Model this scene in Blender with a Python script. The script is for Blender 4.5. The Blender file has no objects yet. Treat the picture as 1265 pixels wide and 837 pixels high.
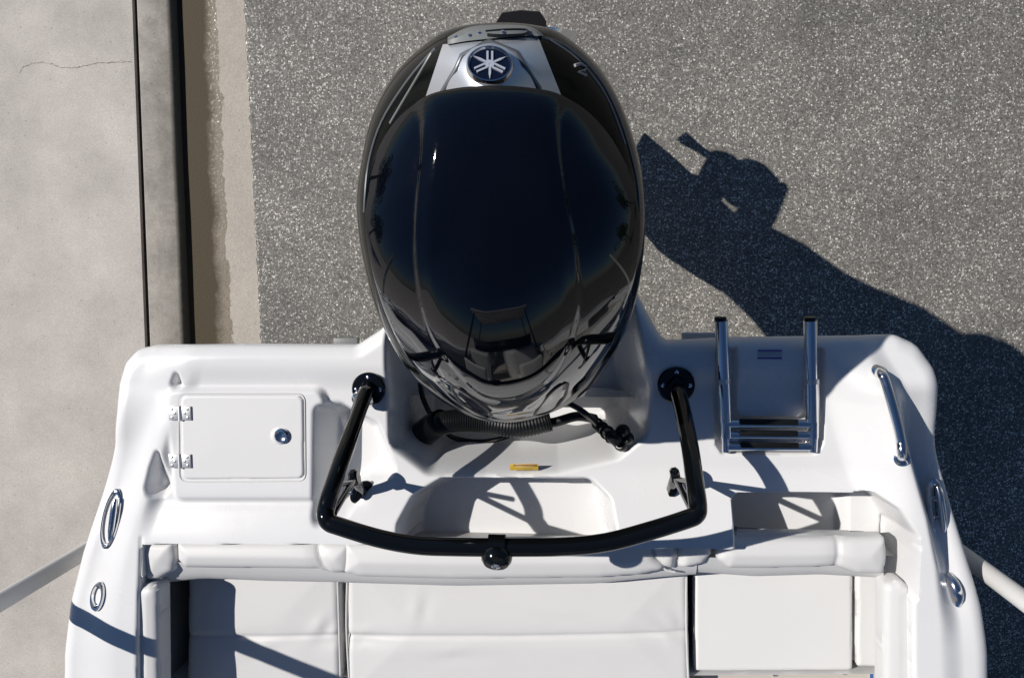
import bpy, bmesh, math, random
import numpy as np
from mathutils import Vector, Matrix, Quaternion
random.seed(7); rng = np.random.default_rng(7)
S = bpy.context.scene; COL = S.collection

# ---------------------------------------------------------------- camera
F = 990.0; CX, CY = 632.5, 418.5; CAMZ = 3.97
NAD = Vector(((705 - CX) / F, -(325 - CY) / F, -1.0)).normalized()
RQ = NAD.rotation_difference(Vector((0, 0, -1)))
cam = bpy.data.cameras.new('camera'); co = bpy.data.objects.new('camera', cam); COL.objects.link(co)
cam.sensor_width = 36; cam.lens = F / 1265 * 36; cam.clip_start = 0.05; cam.clip_end = 2000
co.location = (0, 0, CAMZ); co.rotation_mode = 'QUATERNION'; co.rotation_quaternion = RQ
S.camera = co
S.render.resolution_x, S.render.resolution_y = 1024, 677

# ---------------------------------------------------------------- sky, sun, exposure
AZ, EL = math.radians(21.5), math.radians(46)          # light travels to +X, a little to -Y
TOSUN = Vector((-math.cos(AZ) * math.cos(EL), math.sin(AZ) * math.cos(EL), math.sin(EL)))
W = bpy.data.worlds.new('World'); S.world = W; W.use_nodes = True
nt = W.node_tree; bg = nt.nodes['Background']
sk = nt.nodes.new('ShaderNodeTexSky'); sk.sky_type = 'NISHITA'; sk.sun_disc = False
sk.sun_elevation = EL; sk.sun_rotation = math.atan2(TOSUN.x, TOSUN.y); sk.air_density = 1.0; sk.dust_density = 0.1; sk.ozone_density = 8.5
nt.links.new(sk.outputs[0], bg.inputs[0]); bg.inputs[1].default_value = 0.05
sl = bpy.data.lights.new('sun', 'SUN'); so = bpy.data.objects.new('sun', sl); COL.objects.link(so)
sl.energy = 5.0; sl.angle = math.radians(0.5); sl.color = (1.0, 0.955, 0.9)
so.rotation_euler = TOSUN.to_track_quat('Z', 'Y').to_euler(); so.location = (-5, 2, 8)
S.view_settings.view_transform = 'Standard'; S.view_settings.look = 'None'
S.view_settings.exposure = 0.0; S.view_settings.gamma = 1.0

RM = np.array(RQ.to_matrix())
def P(px, py, z):
    """the point at height z that the survey pixel (px, py) of the photograph shows"""
    d = RM @ np.array(((px - CX) / F, -(py - CY) / F, -1.0))
    t = (z - CAMZ) / d[2]
    return np.array((d[0] * t, d[1] * t, z))
def PX(pts):
    q = (np.asarray(pts) - np.array((0, 0, CAMZ))) @ RM
    return np.stack((CX - F * q[:, 0] / q[:, 2], CY + F * q[:, 1] / q[:, 2]), 1)
def P2(lst, z): return np.array([P(a, b, z)[:2] for a, b in lst])

# ---------------------------------------------------------------- mesh helpers
def worldloc(o):
    v = Vector((0, 0, 0))
    while o: v += o.location; o = o.parent
    return v
def link(name, me, parent, c):
    o = bpy.data.objects.new(name, me); COL.objects.link(o)
    if parent is not None: o.parent = parent; o.location = Vector(c) - worldloc(parent)
    else: o.location = c
    return o
def mk(name, verts, faces, mat, parent=None, smooth=True, angle=35):
    v = np.asarray(verts, float); c = (v.min(0) + v.max(0)) / 2
    me = bpy.data.meshes.new(name); me.from_pydata((v - c).tolist(), [], [list(f) for f in faces])
    me.validate(); me.update()
    bm = bmesh.new(); bm.from_mesh(me); bmesh.ops.recalc_face_normals(bm, faces=bm.faces); bm.to_mesh(me); bm.free()
    me.materials.append(mat)
    if smooth:
        me.shade_smooth(); me.set_sharp_from_angle(angle=math.radians(angle))
    return link(name, me, parent, c)
def empty(name, loc, parent=None):
    o = bpy.data.objects.new(name, None); COL.objects.link(o); o.empty_display_size = 0.1
    if parent is not None: o.parent = parent; o.location = Vector(loc) - worldloc(parent)
    else: o.location = loc
    return o
def tag(o, label=None, cat=None, group=None, kind=None):
    for k, v in (('label', label), ('category', cat), ('group', group), ('kind', kind)):
        if v: o[k] = v
    return o
class MB:
    def __init__(s): s.v = []; s.f = []
    def add(s, v, f):
        n = len(s.v); s.v += [tuple(map(float, p)) for p in v]; s.f += [tuple(i + n for i in q) for q in f]; return s
    def box(s, c, size, M=None, bev=0.0):
        bm = bmesh.new(); bmesh.ops.create_cube(bm, size=1.0)
        for v in bm.verts: v.co = Vector((v.co.x * size[0], v.co.y * size[1], v.co.z * size[2]))
        if bev: bmesh.ops.bevel(bm, geom=bm.edges[:], offset=bev, segments=3, profile=0.5, affect='EDGES')
        bm.verts.index_update()
        M3 = M if M is not None else Matrix.Identity(3)
        vs = [M3 @ v.co + Vector(c) for v in bm.verts]; fs = [[v.index for v in f.verts] for f in bm.faces]; bm.free()
        return s.add(vs, fs)
    def tube(s, pts, r, n=16, caps=True, smooth=0):
        pts = [Vector(p) for p in pts]; rr = r if hasattr(r, '__len__') else None
        if smooth: pts, rr = catmull(pts, smooth, rr)
        T = []
        for i in range(len(pts)):
            a = pts[max(i - 1, 0)]; b = pts[min(i + 1, len(pts) - 1)]; T.append((b - a).normalized())
        N = T[0].orthogonal().normalized(); V = []; Fc = []
        for i, p in enumerate(pts):
            if i: N = (T[i - 1].rotation_difference(T[i]) @ N).normalized()
            B = T[i].cross(N); rad = rr[i] if rr is not None else r
            for k in range(n):
                a = 2 * math.pi * k / n; V.append(p + (N * math.cos(a) + B * math.sin(a)) * rad)
        for i in range(len(pts) - 1):
            for k in range(n):
                Fc.append((i * n + k, i * n + (k + 1) % n, (i + 1) * n + (k + 1) % n, (i + 1) * n + k))
        if caps: Fc.append(tuple(range(n))[::-1]); Fc.append(tuple(range((len(pts) - 1) * n, len(pts) * n)))
        return s.add(V, Fc)
    def lathe(s, prof, o, axis=(0, 0, 1), n=32, sx=1.0, sy=1.0, xdir=None):
        """prof: (radius, height) list; closes at both ends"""
        A = Vector(axis).normalized(); X = Vector(xdir) if xdir is not None else A.orthogonal()
        X = (X - A * X.dot(A)).normalized(); Y = A.cross(X); V = []; Fc = []; o = Vector(o)
        for r, h in prof:
            for k in range(n):
                a = 2 * math.pi * k / n; V.append(o + X * (math.cos(a) * r * sx) + Y * (math.sin(a) * r * sy) + A * h)
        for i in range(len(prof) - 1):
            for k in range(n):
                Fc.append((i * n + k, i * n + (k + 1) % n, (i + 1) * n + (k + 1) % n, (i + 1) * n + k))
        Fc.append(tuple(range(n))[::-1]); Fc.append(tuple(range((len(prof) - 1) * n, len(prof) * n)))
        return s.add(V, Fc)
    def rings(s, rings, close=True, cap0=True, cap1=True):
        n = len(rings[0]); V = [p for r in rings for p in r]; Fc = []
        for i in range(len(rings) - 1):
            for k in range(n if close else n - 1):
                Fc.append((i * n + k, i * n + (k + 1) % n, (i + 1) * n + (k + 1) % n, (i + 1) * n + k))
        if cap0: Fc.append(tuple(range(n))[::-1])
        if cap1: Fc.append(tuple(range((len(rings) - 1) * n, len(rings) * n)))
        return s.add(V, Fc)
    def build(s, name, mat, parent=None, angle=35): return mk(name, s.v, s.f, mat, parent, True, angle)
def catmull(pts, k, rr=None):
    out = []; ro = [] if rr is not None else None; n = len(pts)
    for i in range(n - 1):
        p0, p1, p2, p3 = pts[max(i - 1, 0)], pts[i], pts[i + 1], pts[min(i + 2, n - 1)]
        for j in range(k):
            t = j / k
            out.append(0.5 * ((2 * p1) + (p2 - p0) * t + (2 * p0 - 5 * p1 + 4 * p2 - p3) * t * t + (3 * p1 - p0 - 3 * p2 + p3) * t ** 3))
            if rr is not None: ro.append(rr[i] * (1 - t) + rr[i + 1] * t)
    out.append(pts[-1])
    if rr is not None: ro.append(rr[-1])
    return out, ro
def closed_smooth(pts, k):
    pts = [np.asarray(p, float) for p in pts]; n = len(pts); out = []
    for i in range(n):
        p0, p1, p2, p3 = pts[i - 1], pts[i], pts[(i + 1) % n], pts[(i + 2) % n]
        for j in range(k):
            t = j / k
            out.append(0.5 * ((2 * p1) + (p2 - p0) * t + (2 * p0 - 5 * p1 + 4 * p2 - p3) * t * t + (3 * p1 - p0 - 3 * p2 + p3) * t ** 3))
    return np.array(out)
def roundpoly(poly, r, k=6):
    """a polygon with its corners rounded"""
    poly = np.asarray(poly, float); n = len(poly); out = []
    for i in range(n):
        a, b, c = poly[i - 1], poly[i], poly[(i + 1) % n]
        ri = r[i] if hasattr(r, '__len__') else r
        u = (a - b); v = (c - b); lu = np.linalg.norm(u); lv = np.linalg.norm(v); u = u / lu; v = v / lv
        cosang = float(np.clip(u @ v, -1, 1)); ang = math.acos(cosang)
        if ri <= 1e-6 or ang > 3.05: out.append(b); continue
        t = min(ri / math.tan(ang / 2), lu * 0.48, lv * 0.48)
        p, q = b + u * t, b + v * t
        for j in range(k + 1):
            s = j / k; out.append((1 - s) ** 2 * p + 2 * s * (1 - s) * b + s * s * q)
    return np.array(out)
def sdf(X, Y, poly):
    """signed distance (negative inside) and nearest boundary point"""
    best = np.full(X.shape, 1e18); nx = np.zeros_like(X); ny = np.zeros_like(X); ins = np.zeros(X.shape, bool)
    n = len(poly)
    for i in range(n):
        ax, ay = poly[i]; bx, by = poly[(i + 1) % n]; dx, dy = bx - ax, by - ay; L = dx * dx + dy * dy
        if L < 1e-14: continue
        t = np.clip(((X - ax) * dx + (Y - ay) * dy) / L, 0, 1); qx, qy = ax + t * dx, ay + t * dy
        d = (X - qx) ** 2 + (Y - qy) ** 2; m = d < best
        best = np.where(m, d, best); nx = np.where(m, qx, nx); ny = np.where(m, qy, ny)
        if dy != 0:
            ins ^= ((ay > Y) != (by > Y)) & (X < ax + (Y - ay) * dx / dy)
    d = np.sqrt(best); return np.where(ins, -d, d), nx, ny
def sstep(x, a, b):
    t = np.clip((x - a) / (b - a), 0, 1); return t * t * (3 - 2 * t)
def field(name, poly, res, zf, mat, parent=None, skirt=None, angle=50):
    """a moulded sheet over a plan polygon: height zf(X, Y, distance to edge); skirt: height its edge drops to"""
    poly = np.asarray(poly, float); lo = poly.min(0) - res; hi = poly.max(0) + res
    xs = np.arange(lo[0], hi[0] + res, res); ys = np.arange(lo[1], hi[1] + res, res)
    X, Y = np.meshgrid(xs, ys); d, nx, ny = sdf(X, Y, poly); ny_, nx_ = X.shape
    ins = d <= 0
    q = ins[:-1, :-1] | ins[:-1, 1:] | ins[1:, :-1] | ins[1:, 1:]
    snap = (d > -0.3 * res)
    X2 = np.where(snap, nx, X); Y2 = np.where(snap, ny, Y); d2 = np.where(snap, 0, d)
    Z = zf(X2, Y2, -d2)
    idx = np.arange(ny_ * nx_).reshape(ny_, nx_)
    a, b, c, e = idx[:-1, :-1][q], idx[:-1, 1:][q], idx[1:, 1:][q], idx[1:, :-1][q]
    used, inv = np.unique(np.stack((a, b, c, e), 1), return_inverse=True); Q = inv.reshape(-1, 4)
    V = np.stack((X2.ravel()[used], Y2.ravel()[used], Z.ravel()[used]), 1); Fq = Q.tolist()
    if skirt is not None:
        ed = np.concatenate([Q[:, [0, 1]], Q[:, [1, 2]], Q[:, [2, 3]], Q[:, [3, 0]]]); key = np.sort(ed, 1)
        u, ii, cnt = np.unique(key, axis=0, return_index=True, return_counts=True); be = ed[ii[cnt == 1]]
        bv = np.unique(be); m = {int(x): len(V) + i for i, x in enumerate(bv)}
        W2 = V[bv].copy(); W2[:, 2] = skirt if not callable(skirt) else skirt(W2)
        V = np.concatenate((V, W2)); Fq += [[int(y), int(x), m[int(x)], m[int(y)]] for x, y in be]
    c = (V.min(0) + V.max(0)) / 2; V = V - c
    me = bpy.data.meshes.new(name)
    me.from_pydata(V.tolist(), [], Fq); me.materials.append(mat)
    bm = bmesh.new(); bm.from_mesh(me); bmesh.ops.remove_doubles(bm, verts=bm.verts[:], dist=res * 0.02)
    bm.to_mesh(me); bm.free()
    me.validate(); me.shade_smooth(); me.set_sharp_from_angle(angle=math.radians(angle))
    return link(name, me, parent, c)
def edge_round(d, r):
    t = np.clip(d / r, 0, 1); return -r * (1 - np.sqrt(np.clip(1 - (1 - t) ** 2, 0, 1)))

# ---------------------------------------------------------------- materials
def newmat(name):
    m = bpy.data.materials.new(name); m.use_nodes = True; n = m.node_tree
    return m, n, n.nodes['Principled BSDF']
def node(n, t, **kw):
    x = n.nodes.new(t)
    for k, v in kw.items():
        if k in x.inputs: x.inputs[k].default_value = v
        else: setattr(x, k, v)
    return x
def plain(name, col, rough, metal=0.0, coat=0.0, var=0.0, scale=6.0, bump=0.0, bscale=200.0, spec=0.5, rvar=0.0):
    m, n, b = newmat(name); L = n.links.new
    b.inputs['Base Color'].default_value = (*col, 1); b.inputs['Roughness'].default_value = rough
    b.inputs['Metallic'].default_value = metal; b.inputs['Coat Weight'].default_value = coat; b.inputs['Coat Roughness'].default_value = 0.03
    b.inputs['Specular IOR Level'].default_value = spec
    tc = node(n, 'ShaderNodeTexCoord')
    if var or rvar:
        nz = node(n, 'ShaderNodeTexNoise', Scale=scale, Detail=6.0, Roughness=0.6); L(tc.outputs['Object'], nz.inputs['Vector'])
        if var:
            mx = node(n, 'ShaderNodeMix', data_type='RGBA'); L(nz.outputs[0], mx.inputs[0])
            mx.inputs[6].default_value = (*[c * (1 - var) for c in col], 1); mx.inputs[7].default_value = (*[min(1, c * (1 + var)) for c in col], 1)
            L(mx.outputs[2], b.inputs['Base Color'])
        if rvar:
            mr = node(n, 'ShaderNodeMapRange'); L(nz.outputs[0], mr.inputs[0]); mr.inputs[1].default_value = 0.3; mr.inputs[2].default_value = 0.7
            mr.inputs[3].default_value = max(0, rough - rvar); mr.inputs[4].default_value = rough + rvar; L(mr.outputs[0], b.inputs['Roughness'])
    if bump:
        nb = node(n, 'ShaderNodeTexNoise', Scale=bscale, Detail=3.0); L(tc.outputs['Object'], nb.inputs['Vector'])
        bp = node(n, 'ShaderNodeBump', Strength=bump, Distance=0.002); L(nb.outputs[0], bp.inputs['Height']); L(bp.outputs[0], b.inputs['Normal'])
    return m
M = {}
M['gel'] = plain('white_gelcoat', (0.665, 0.665, 0.665), 0.26, var=0.04, scale=3, rvar=0.06, bump=0.03, bscale=25)
M['gel2'] = plain('white_plastic', (0.66, 0.658, 0.65), 0.38, var=0.01)
M['vinyl'] = plain('white_vinyl', (0.60, 0.597, 0.59), 0.48, var=0.03, scale=7, bump=0.12, bscale=260)
M['pipe'] = plain('grey_piping', (0.55, 0.55, 0.54), 0.5)
M['liner'] = plain('grey_liner', (0.42, 0.41, 0.39), 0.55, var=0.06, bump=0.15, bscale=120)
M['cowl'] = plain('black_cowl_paint', (0.0014, 0.0019, 0.0042), 0.035, coat=0.0, spec=0.44, var=0.35, scale=220, rvar=0.02)
M['shell'] = plain('black_shell_paint', (0.0025, 0.0036, 0.003), 0.12, spec=0.13)
M['silver'] = plain('silver_paint', (0.60, 0.62, 0.66), 0.36, metal=0.75, var=0.03, scale=40)
M['silver_dark'] = plain('dark_silver', (0.16, 0.17, 0.18), 0.4, metal=0.6)
M['grey'] = plain('grey_plastic', (0.17, 0.18, 0.18), 0.42, var=0.05)
M['steel'] = plain('brushed_steel', (0.66, 0.66, 0.66), 0.42, metal=0.85, var=0.08, scale=60)
M['chrome'] = plain('stainless_steel', (0.74, 0.74, 0.75), 0.13, metal=1.0, rvar=0.04, scale=30)
M['tube'] = plain('black_gloss_tube', (0.003, 0.0035, 0.004), 0.10, spec=0.4)
M['rubber'] = plain('black_rubber', (0.006, 0.0065, 0.007), 0.36, var=0.2, scale=60, spec=0.35)
M['black'] = plain('matt_black', (0.007, 0.007, 0.008), 0.45)
M['emb'] = plain('pale_emblem_metal', (0.45, 0.49, 0.56), 0.4, metal=0.3)
M['navy'] = plain('navy_enamel', (0.004, 0.007, 0.02), 0.12)
M['brass'] = plain('yellow_print', (0.50, 0.33, 0.03), 0.5)
M['brown'] = plain('brown_print', (0.16, 0.07, 0.02), 0.5)
M['violet'] = plain('violet_print', (0.10, 0.07, 0.30), 0.5)
M['decal'] = plain('white_decal', (0.66, 0.66, 0.70), 0.4)
M['decalgrey'] = plain('grey_decal', (0.30, 0.30, 0.30), 0.4)
M['pvc'] = plain('white_pvc', (0.70, 0.69, 0.67), 0.38, var=0.05, scale=12)
M['galv'] = plain('galvanised_steel', (0.45, 0.46, 0.47), 0.45, metal=0.8, var=0.1, scale=20)
M['tan'] = plain('tan_panel', (0.23, 0.16, 0.07), 0.5, var=0.1)
M['blue'] = plain('blue_rope', (0.012, 0.07, 0.23), 0.6, var=0.2, scale=60)
M['carpet'] = plain('beige_deck', (0.45, 0.42, 0.37), 0.7, var=0.06, bump=0.3)
M['glassd'] = plain('tinted_screen', (0.01, 0.012, 0.014), 0.05)
M['leaf'] = plain('green_leaves', (0.045, 0.075, 0.025), 0.6, var=0.35, scale=3)
M['bark'] = plain('tree_bark', (0.11, 0.08, 0.055), 0.9, var=0.3, scale=14)

def asphalt():
    """dark binder with a fine grain and pale stones of uneven size set in it, each at its own slope so that some glint"""
    m, n, b = newmat('old_asphalt'); L = n.links.new; tc = node(n, 'ShaderNodeTexCoord')
    def math_(op, x, y=None, c=None):
        q = node(n, 'ShaderNodeMath', operation=op)
        for i, v in enumerate((x, y, c)):
            if v is None: continue
            if isinstance(v, (int, float)): q.inputs[i].default_value = v
            else: L(v, q.inputs[i])
        return q.outputs[0]
    def rng_(x, a, b_, c, d):
        q = node(n, 'ShaderNodeMapRange'); L(x, q.inputs[0])
        for i, v in enumerate((a, b_, c, d)): q.inputs[i + 1].default_value = v
        return q.outputs[0]
    grain = node(n, 'ShaderNodeTexNoise', Scale=120.0, Detail=5.0, Roughness=0.75); L(tc.outputs['Object'], grain.inputs['Vector'])
    big = node(n, 'ShaderNodeTexNoise', Scale=1.2, Detail=8.0, Roughness=0.68); L(tc.outputs['Object'], big.inputs['Vector'])
    wn = node(n, 'ShaderNodeTexNoise', Scale=70.0, Detail=2.0); L(tc.outputs['Object'], wn.inputs['Vector'])
    wa = node(n, 'ShaderNodeMix', data_type='RGBA', blend_type='LINEAR_LIGHT'); wa.inputs[0].default_value = 0.010
    L(tc.outputs['Object'], wa.inputs[6]); L(wn.outputs['Color'], wa.inputs[7])
    base = node(n, 'ShaderNodeValToRGB'); e = base.color_ramp.elements; L(grain.outputs[0], base.inputs[0])
    e[0].position = 0.34; e[0].color = (0.018, 0.0175, 0.016, 1); e[1].position = 0.68; e[1].color = (0.24, 0.225, 0.198, 1)
    col = base.outputs[0]; nrm = None; rough = None
    for sc, share, size, bright in ((80.0, 0.58, 0.38, 0.42), (122.0, 0.64, 0.36, 0.66)):
        v = node(n, 'ShaderNodeTexVoronoi', Scale=sc); v.feature = 'F1'; L(wa.outputs[2], v.inputs['Vector'])
        sep = node(n, 'ShaderNodeSeparateColor'); L(v.outputs['Color'], sep.inputs[0])
        pick = rng_(sep.outputs[0], share, share + 0.06, 0.0, 1.0); disc = rng_(v.outputs['Distance'], size - 0.08, size + 0.10, 1.0, 0.0)
        mask = math_('MULTIPLY', pick, disc)
        tone = node(n, 'ShaderNodeValToRGB'); t = tone.color_ramp.elements; L(sep.outputs[1], tone.inputs[0])
        t[0].color = (bright * .42, bright * .40, bright * .36, 1); t[1].color = (bright * 1.5, bright * 1.42, bright * 1.26, 1); t[1].position = 0.95
        mx = node(n, 'ShaderNodeMix', data_type='RGBA'); L(mask, mx.inputs[0]); L(col, mx.inputs[6]); L(tone.outputs[0], mx.inputs[7]); col = mx.outputs[2]
        sb = node(n, 'ShaderNodeVectorMath', operation='SUBTRACT'); L(v.outputs['Color'], sb.inputs[0]); sb.inputs[1].default_value = (.5, .5, .5)
        sx = node(n, 'ShaderNodeVectorMath', operation='SCALE'); L(sb.outputs[0], sx.inputs[0]); L(math_('MULTIPLY', mask, 0.9), sx.inputs['Scale'])
        if nrm is None: nrm = sx.outputs[0]
        else:
            q = node(n, 'ShaderNodeVectorMath', operation='ADD'); L(nrm, q.inputs[0]); L(sx.outputs[0], q.inputs[1]); nrm = q.outputs[0]
        r_ = rng_(mask, 0.0, 1.0, 0.78, 0.30); rough = r_ if rough is None else math_('MINIMUM', rough, r_)
    mul = node(n, 'ShaderNodeMix', data_type='RGBA', blend_type='MULTIPLY'); mul.inputs[0].default_value = 1.0
    L(col, mul.inputs[6]); L(rng_(big.outputs[0], 0.3, 0.7, 0.66, 1.34), mul.inputs[7]); L(mul.outputs[2], b.inputs['Base Color'])
    L(rough, b.inputs['Roughness']); b.inputs['Specular IOR Level'].default_value = 0.85
    ge = node(n, 'ShaderNodeNewGeometry'); ad = node(n, 'ShaderNodeVectorMath', operation='ADD'); L(ge.outputs['Normal'], ad.inputs[0]); L(nrm, ad.inputs[1])
    nn = node(n, 'ShaderNodeVectorMath', operation='NORMALIZE'); L(ad.outputs[0], nn.inputs[0])
    bp = node(n, 'ShaderNodeBump', Strength=0.6, Distance=0.004); L(grain.outputs[0], bp.inputs['Height']); L(nn.outputs[0], bp.inputs['Normal']); L(bp.outputs[0], b.inputs['Normal'])
    return m
def concrete(name, col, spots=True, k=1.0, sc=2.2):
    m, n, b = newmat(name); L = n.links.new; tc = node(n, 'ShaderNodeTexCoord')
    a = node(n, 'ShaderNodeTexNoise', Scale=sc, Detail=9.0, Roughness=0.68); L(tc.outputs['Object'], a.inputs['Vector'])
    f = node(n, 'ShaderNodeTexNoise', Scale=130.0, Detail=4.0, Roughness=0.7); L(tc.outputs['Object'], f.inputs['Vector'])
    c1 = node(n, 'ShaderNodeValToRGB'); e = c1.color_ramp.elements; L(a.outputs[0], c1.inputs[0])
    e[0].position = 0.3; e[0].color = (*[x * (1 - .15 * k) for x in col], 1); e[1].position = 0.7; e[1].color = (*[x * (1 + .09 * k) for x in col], 1)
    c2 = node(n, 'ShaderNodeMapRange'); L(f.outputs[0], c2.inputs[0]); c2.inputs[1].default_value = 0.3; c2.inputs[2].default_value = 0.7
    c2.inputs[3].default_value = 0.80; c2.inputs[4].default_value = 1.14
    mx = node(n, 'ShaderNodeMix', data_type='RGBA', blend_type='MULTIPLY'); mx.inputs[0].default_value = 1.0
    L(c1.outputs[0], mx.inputs[6]); L(c2.outputs[0], mx.inputs[7]); out = mx.outputs[2]
    if spots:
        v = node(n, 'ShaderNodeTexVoronoi', Scale=17.0); L(tc.outputs['Object'], v.inputs['Vector'])
        s = node(n, 'ShaderNodeMapRange'); L(v.outputs['Distance'], s.inputs[0]); s.inputs[1].default_value = 0.05; s.inputs[2].default_value = 0.10
        s.inputs[3].default_value = 0.62; s.inputs[4].default_value = 1.0
        m2 = node(n, 'ShaderNodeMix', data_type='RGBA', blend_type='MULTIPLY'); m2.inputs[0].default_value = 0.75
        L(out, m2.inputs[6]); L(s.outputs[0], m2.inputs[7]); out = m2.outputs[2]
    L(out, b.inputs['Base Color']); b.inputs['Roughness'].default_value = 0.85
    bp = node(n, 'ShaderNodeBump', Strength=0.35, Distance=0.002); L(f.outputs[0], bp.inputs['Height']); L(bp.outputs[0], b.inputs['Normal'])
    return m, n, b, tc, out
M['asphalt'] = asphalt()
M['walk'] = concrete('pale_concrete', (0.455, 0.423, 0.385), k=1.5)[0]
M['kerb'] = concrete('stained_kerb_concrete', (0.33, 0.305, 0.272), k=2.6, sc=5.0)[0]
n_ = M['kerb'].node_tree; b_ = n_.nodes['Principled BSDF']; src = b_.inputs['Base Color'].links[0].from_socket
da = node(n_, 'ShaderNodeAttribute', attribute_name='dirt'); dt = node(n_, 'ShaderNodeTexCoord'); dn = node(n_, 'ShaderNodeTexNoise', Scale=14.0, Detail=6.0, Roughness=0.7)
n_.links.new(dt.outputs['Object'], dn.inputs['Vector'])
dm_ = node(n_, 'ShaderNodeMath', operation='MULTIPLY_ADD'); n_.links.new(dn.outputs[0], dm_.inputs[0]); dm_.inputs[1].default_value = 0.9; n_.links.new(da.outputs['Fac'], dm_.inputs[2])
dr = node(n_, 'ShaderNodeMapRange'); n_.links.new(dm_.outputs[0], dr.inputs[0]); dr.inputs[1].default_value = 0.5; dr.inputs[2].default_value = 1.35
dx = node(n_, 'ShaderNodeMix', data_type='RGBA'); n_.links.new(dr.outputs[0], dx.inputs[0]); n_.links.new(src, dx.inputs[6]); dx.inputs[7].default_value = (0.10, 0.085, 0.06, 1)
n_.links.new(dx.outputs[2], b_.inputs['Base Color'])
M['joint'] = plain('joint_filler', (0.030, 0.022, 0.017), 0.9, var=0.3, scale=30)
M['crack'] = plain('crack_dirt', (0.14, 0.12, 0.10), 0.95)

# ================================================================ ground
def strip(name, left, right, zl, zr, mat, ya=-40, yb=40, skirtz=None, n=1, kind='structure'):
    """a long ground strip between two lines in plan, each given by two points"""
    def ln(l, y): (x0, y0), (x1, y1) = l; return x0 + (x1 - x0) * (y - y0) / (y1 - y0)
    V = []
    for y in (ya, yb):
        V += [(ln(left, y), y, zl), (ln(right, y), y, zr)]
        if skirtz is not None: V += [(ln(right, y), y, skirtz), (ln(left, y), y, skirtz)]
    if skirtz is None: Fc = [(0, 1, 3, 2)]
    else: Fc = [(0, 1, 5, 4), (1, 2, 6, 5), (3, 0, 4, 7), (2, 3, 7, 6), (0, 3, 2, 1), (4, 5, 6, 7)]
    return tag(mk(name, V, Fc, mat, None, False), kind=kind)
KZ = 0.045
lineJ0 = P2([(163, 0), (179, 425)], KZ); lineJ1 = P2([(168.5, 0), (185, 425)], KZ)     # expansion joint
lineK = P2([(211, 0), (228, 425)], KZ)                                                 # kerb arris
lineA = P2([(302, 0), (323, 425)], 0.0)                                                # gutter / asphalt edge
lineKb = lineK + np.array((0.018, 0))
dirk = (lineK[1] - lineK[0]) / np.linalg.norm(lineK[1] - lineK[0])
def par(line, y): (x0, y0), (x1, y1) = line; return x0 + (x1 - x0) * (y - y0) / (y1 - y0)
far = np.array(((-200.0, -40), (-200.0, 40)))
walk = strip('sidewalk', far, lineJ0, KZ, KZ, M['walk'], skirtz=-0.05)
# kerb: rounded arris, leaning face
V = []; Fc = []; ys = [-40, -12] + list(np.arange(-4, 4.01, 0.25)) + [12, 40]
for i, y in enumerate(ys):
    x0, x1 = par(lineJ1, y), par(lineK, y); wv = 0.0016 * math.sin(i * 2.1) + 0.0012 * math.sin(i * 5.3)
    for x, z in ((x0, -0.05), (x0, KZ - 0.005), (x0 + .006, KZ), (x1 - .026 + wv, KZ), (x1 - .014 + wv, KZ - 0.004), (x1 - .004 + wv, KZ - 0.013), (x1 + .001, KZ - 0.026), (x1 + .008, -0.06)):
        V.append((x, y, z))
    if i: Fc += [(8 * i - 8 + k, 8 * i - 7 + k, 8 * i + 1 + k, 8 * i + k) for k in range(7)]
kb_ = mk('kerb', V, Fc, M['kerb'], None, True, 30); tag(kb_, kind='structure')
at = kb_.data.attributes.new('dirt', 'FLOAT', 'POINT'); at.data.foreach_set('value', [0, 0, 0, 0.30, 0.60, 0.85, 1, 1] * len(ys))
strip('joint_filler', lineJ0 - np.array((0.004, 0)), lineJ1 + np.array((0.004, 0)), KZ - 0.025, KZ - 0.025, M['joint'])
# crack across the walk: a thin sunk wandering line
cp = [(24, 91), (30, 82), (45, 77), (62, 79), (78, 84), (98, 83), (116, 79), (134, 77), (150, 77), (163, 76)]
cw = [Vector(P(a, b, KZ)) for a, b in cp]; cs, _ = catmull(cw, 7)
V = []; Fc = []
for i, p in enumerate(cs):
    j = rng.normal(0, 0.0028); w = 0.0011 * (0.35 + abs(rng.normal(0, .8)))
    V += [(p.x, p.y + j - w, KZ + 0.0012), (p.x, p.y + j + w, KZ + 0.0012)]
    if i: Fc.append((2 * i - 2, 2 * i, 2 * i + 1, 2 * i - 1))
mk('crack', V, Fc, M['crack'], walk, False)
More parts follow.
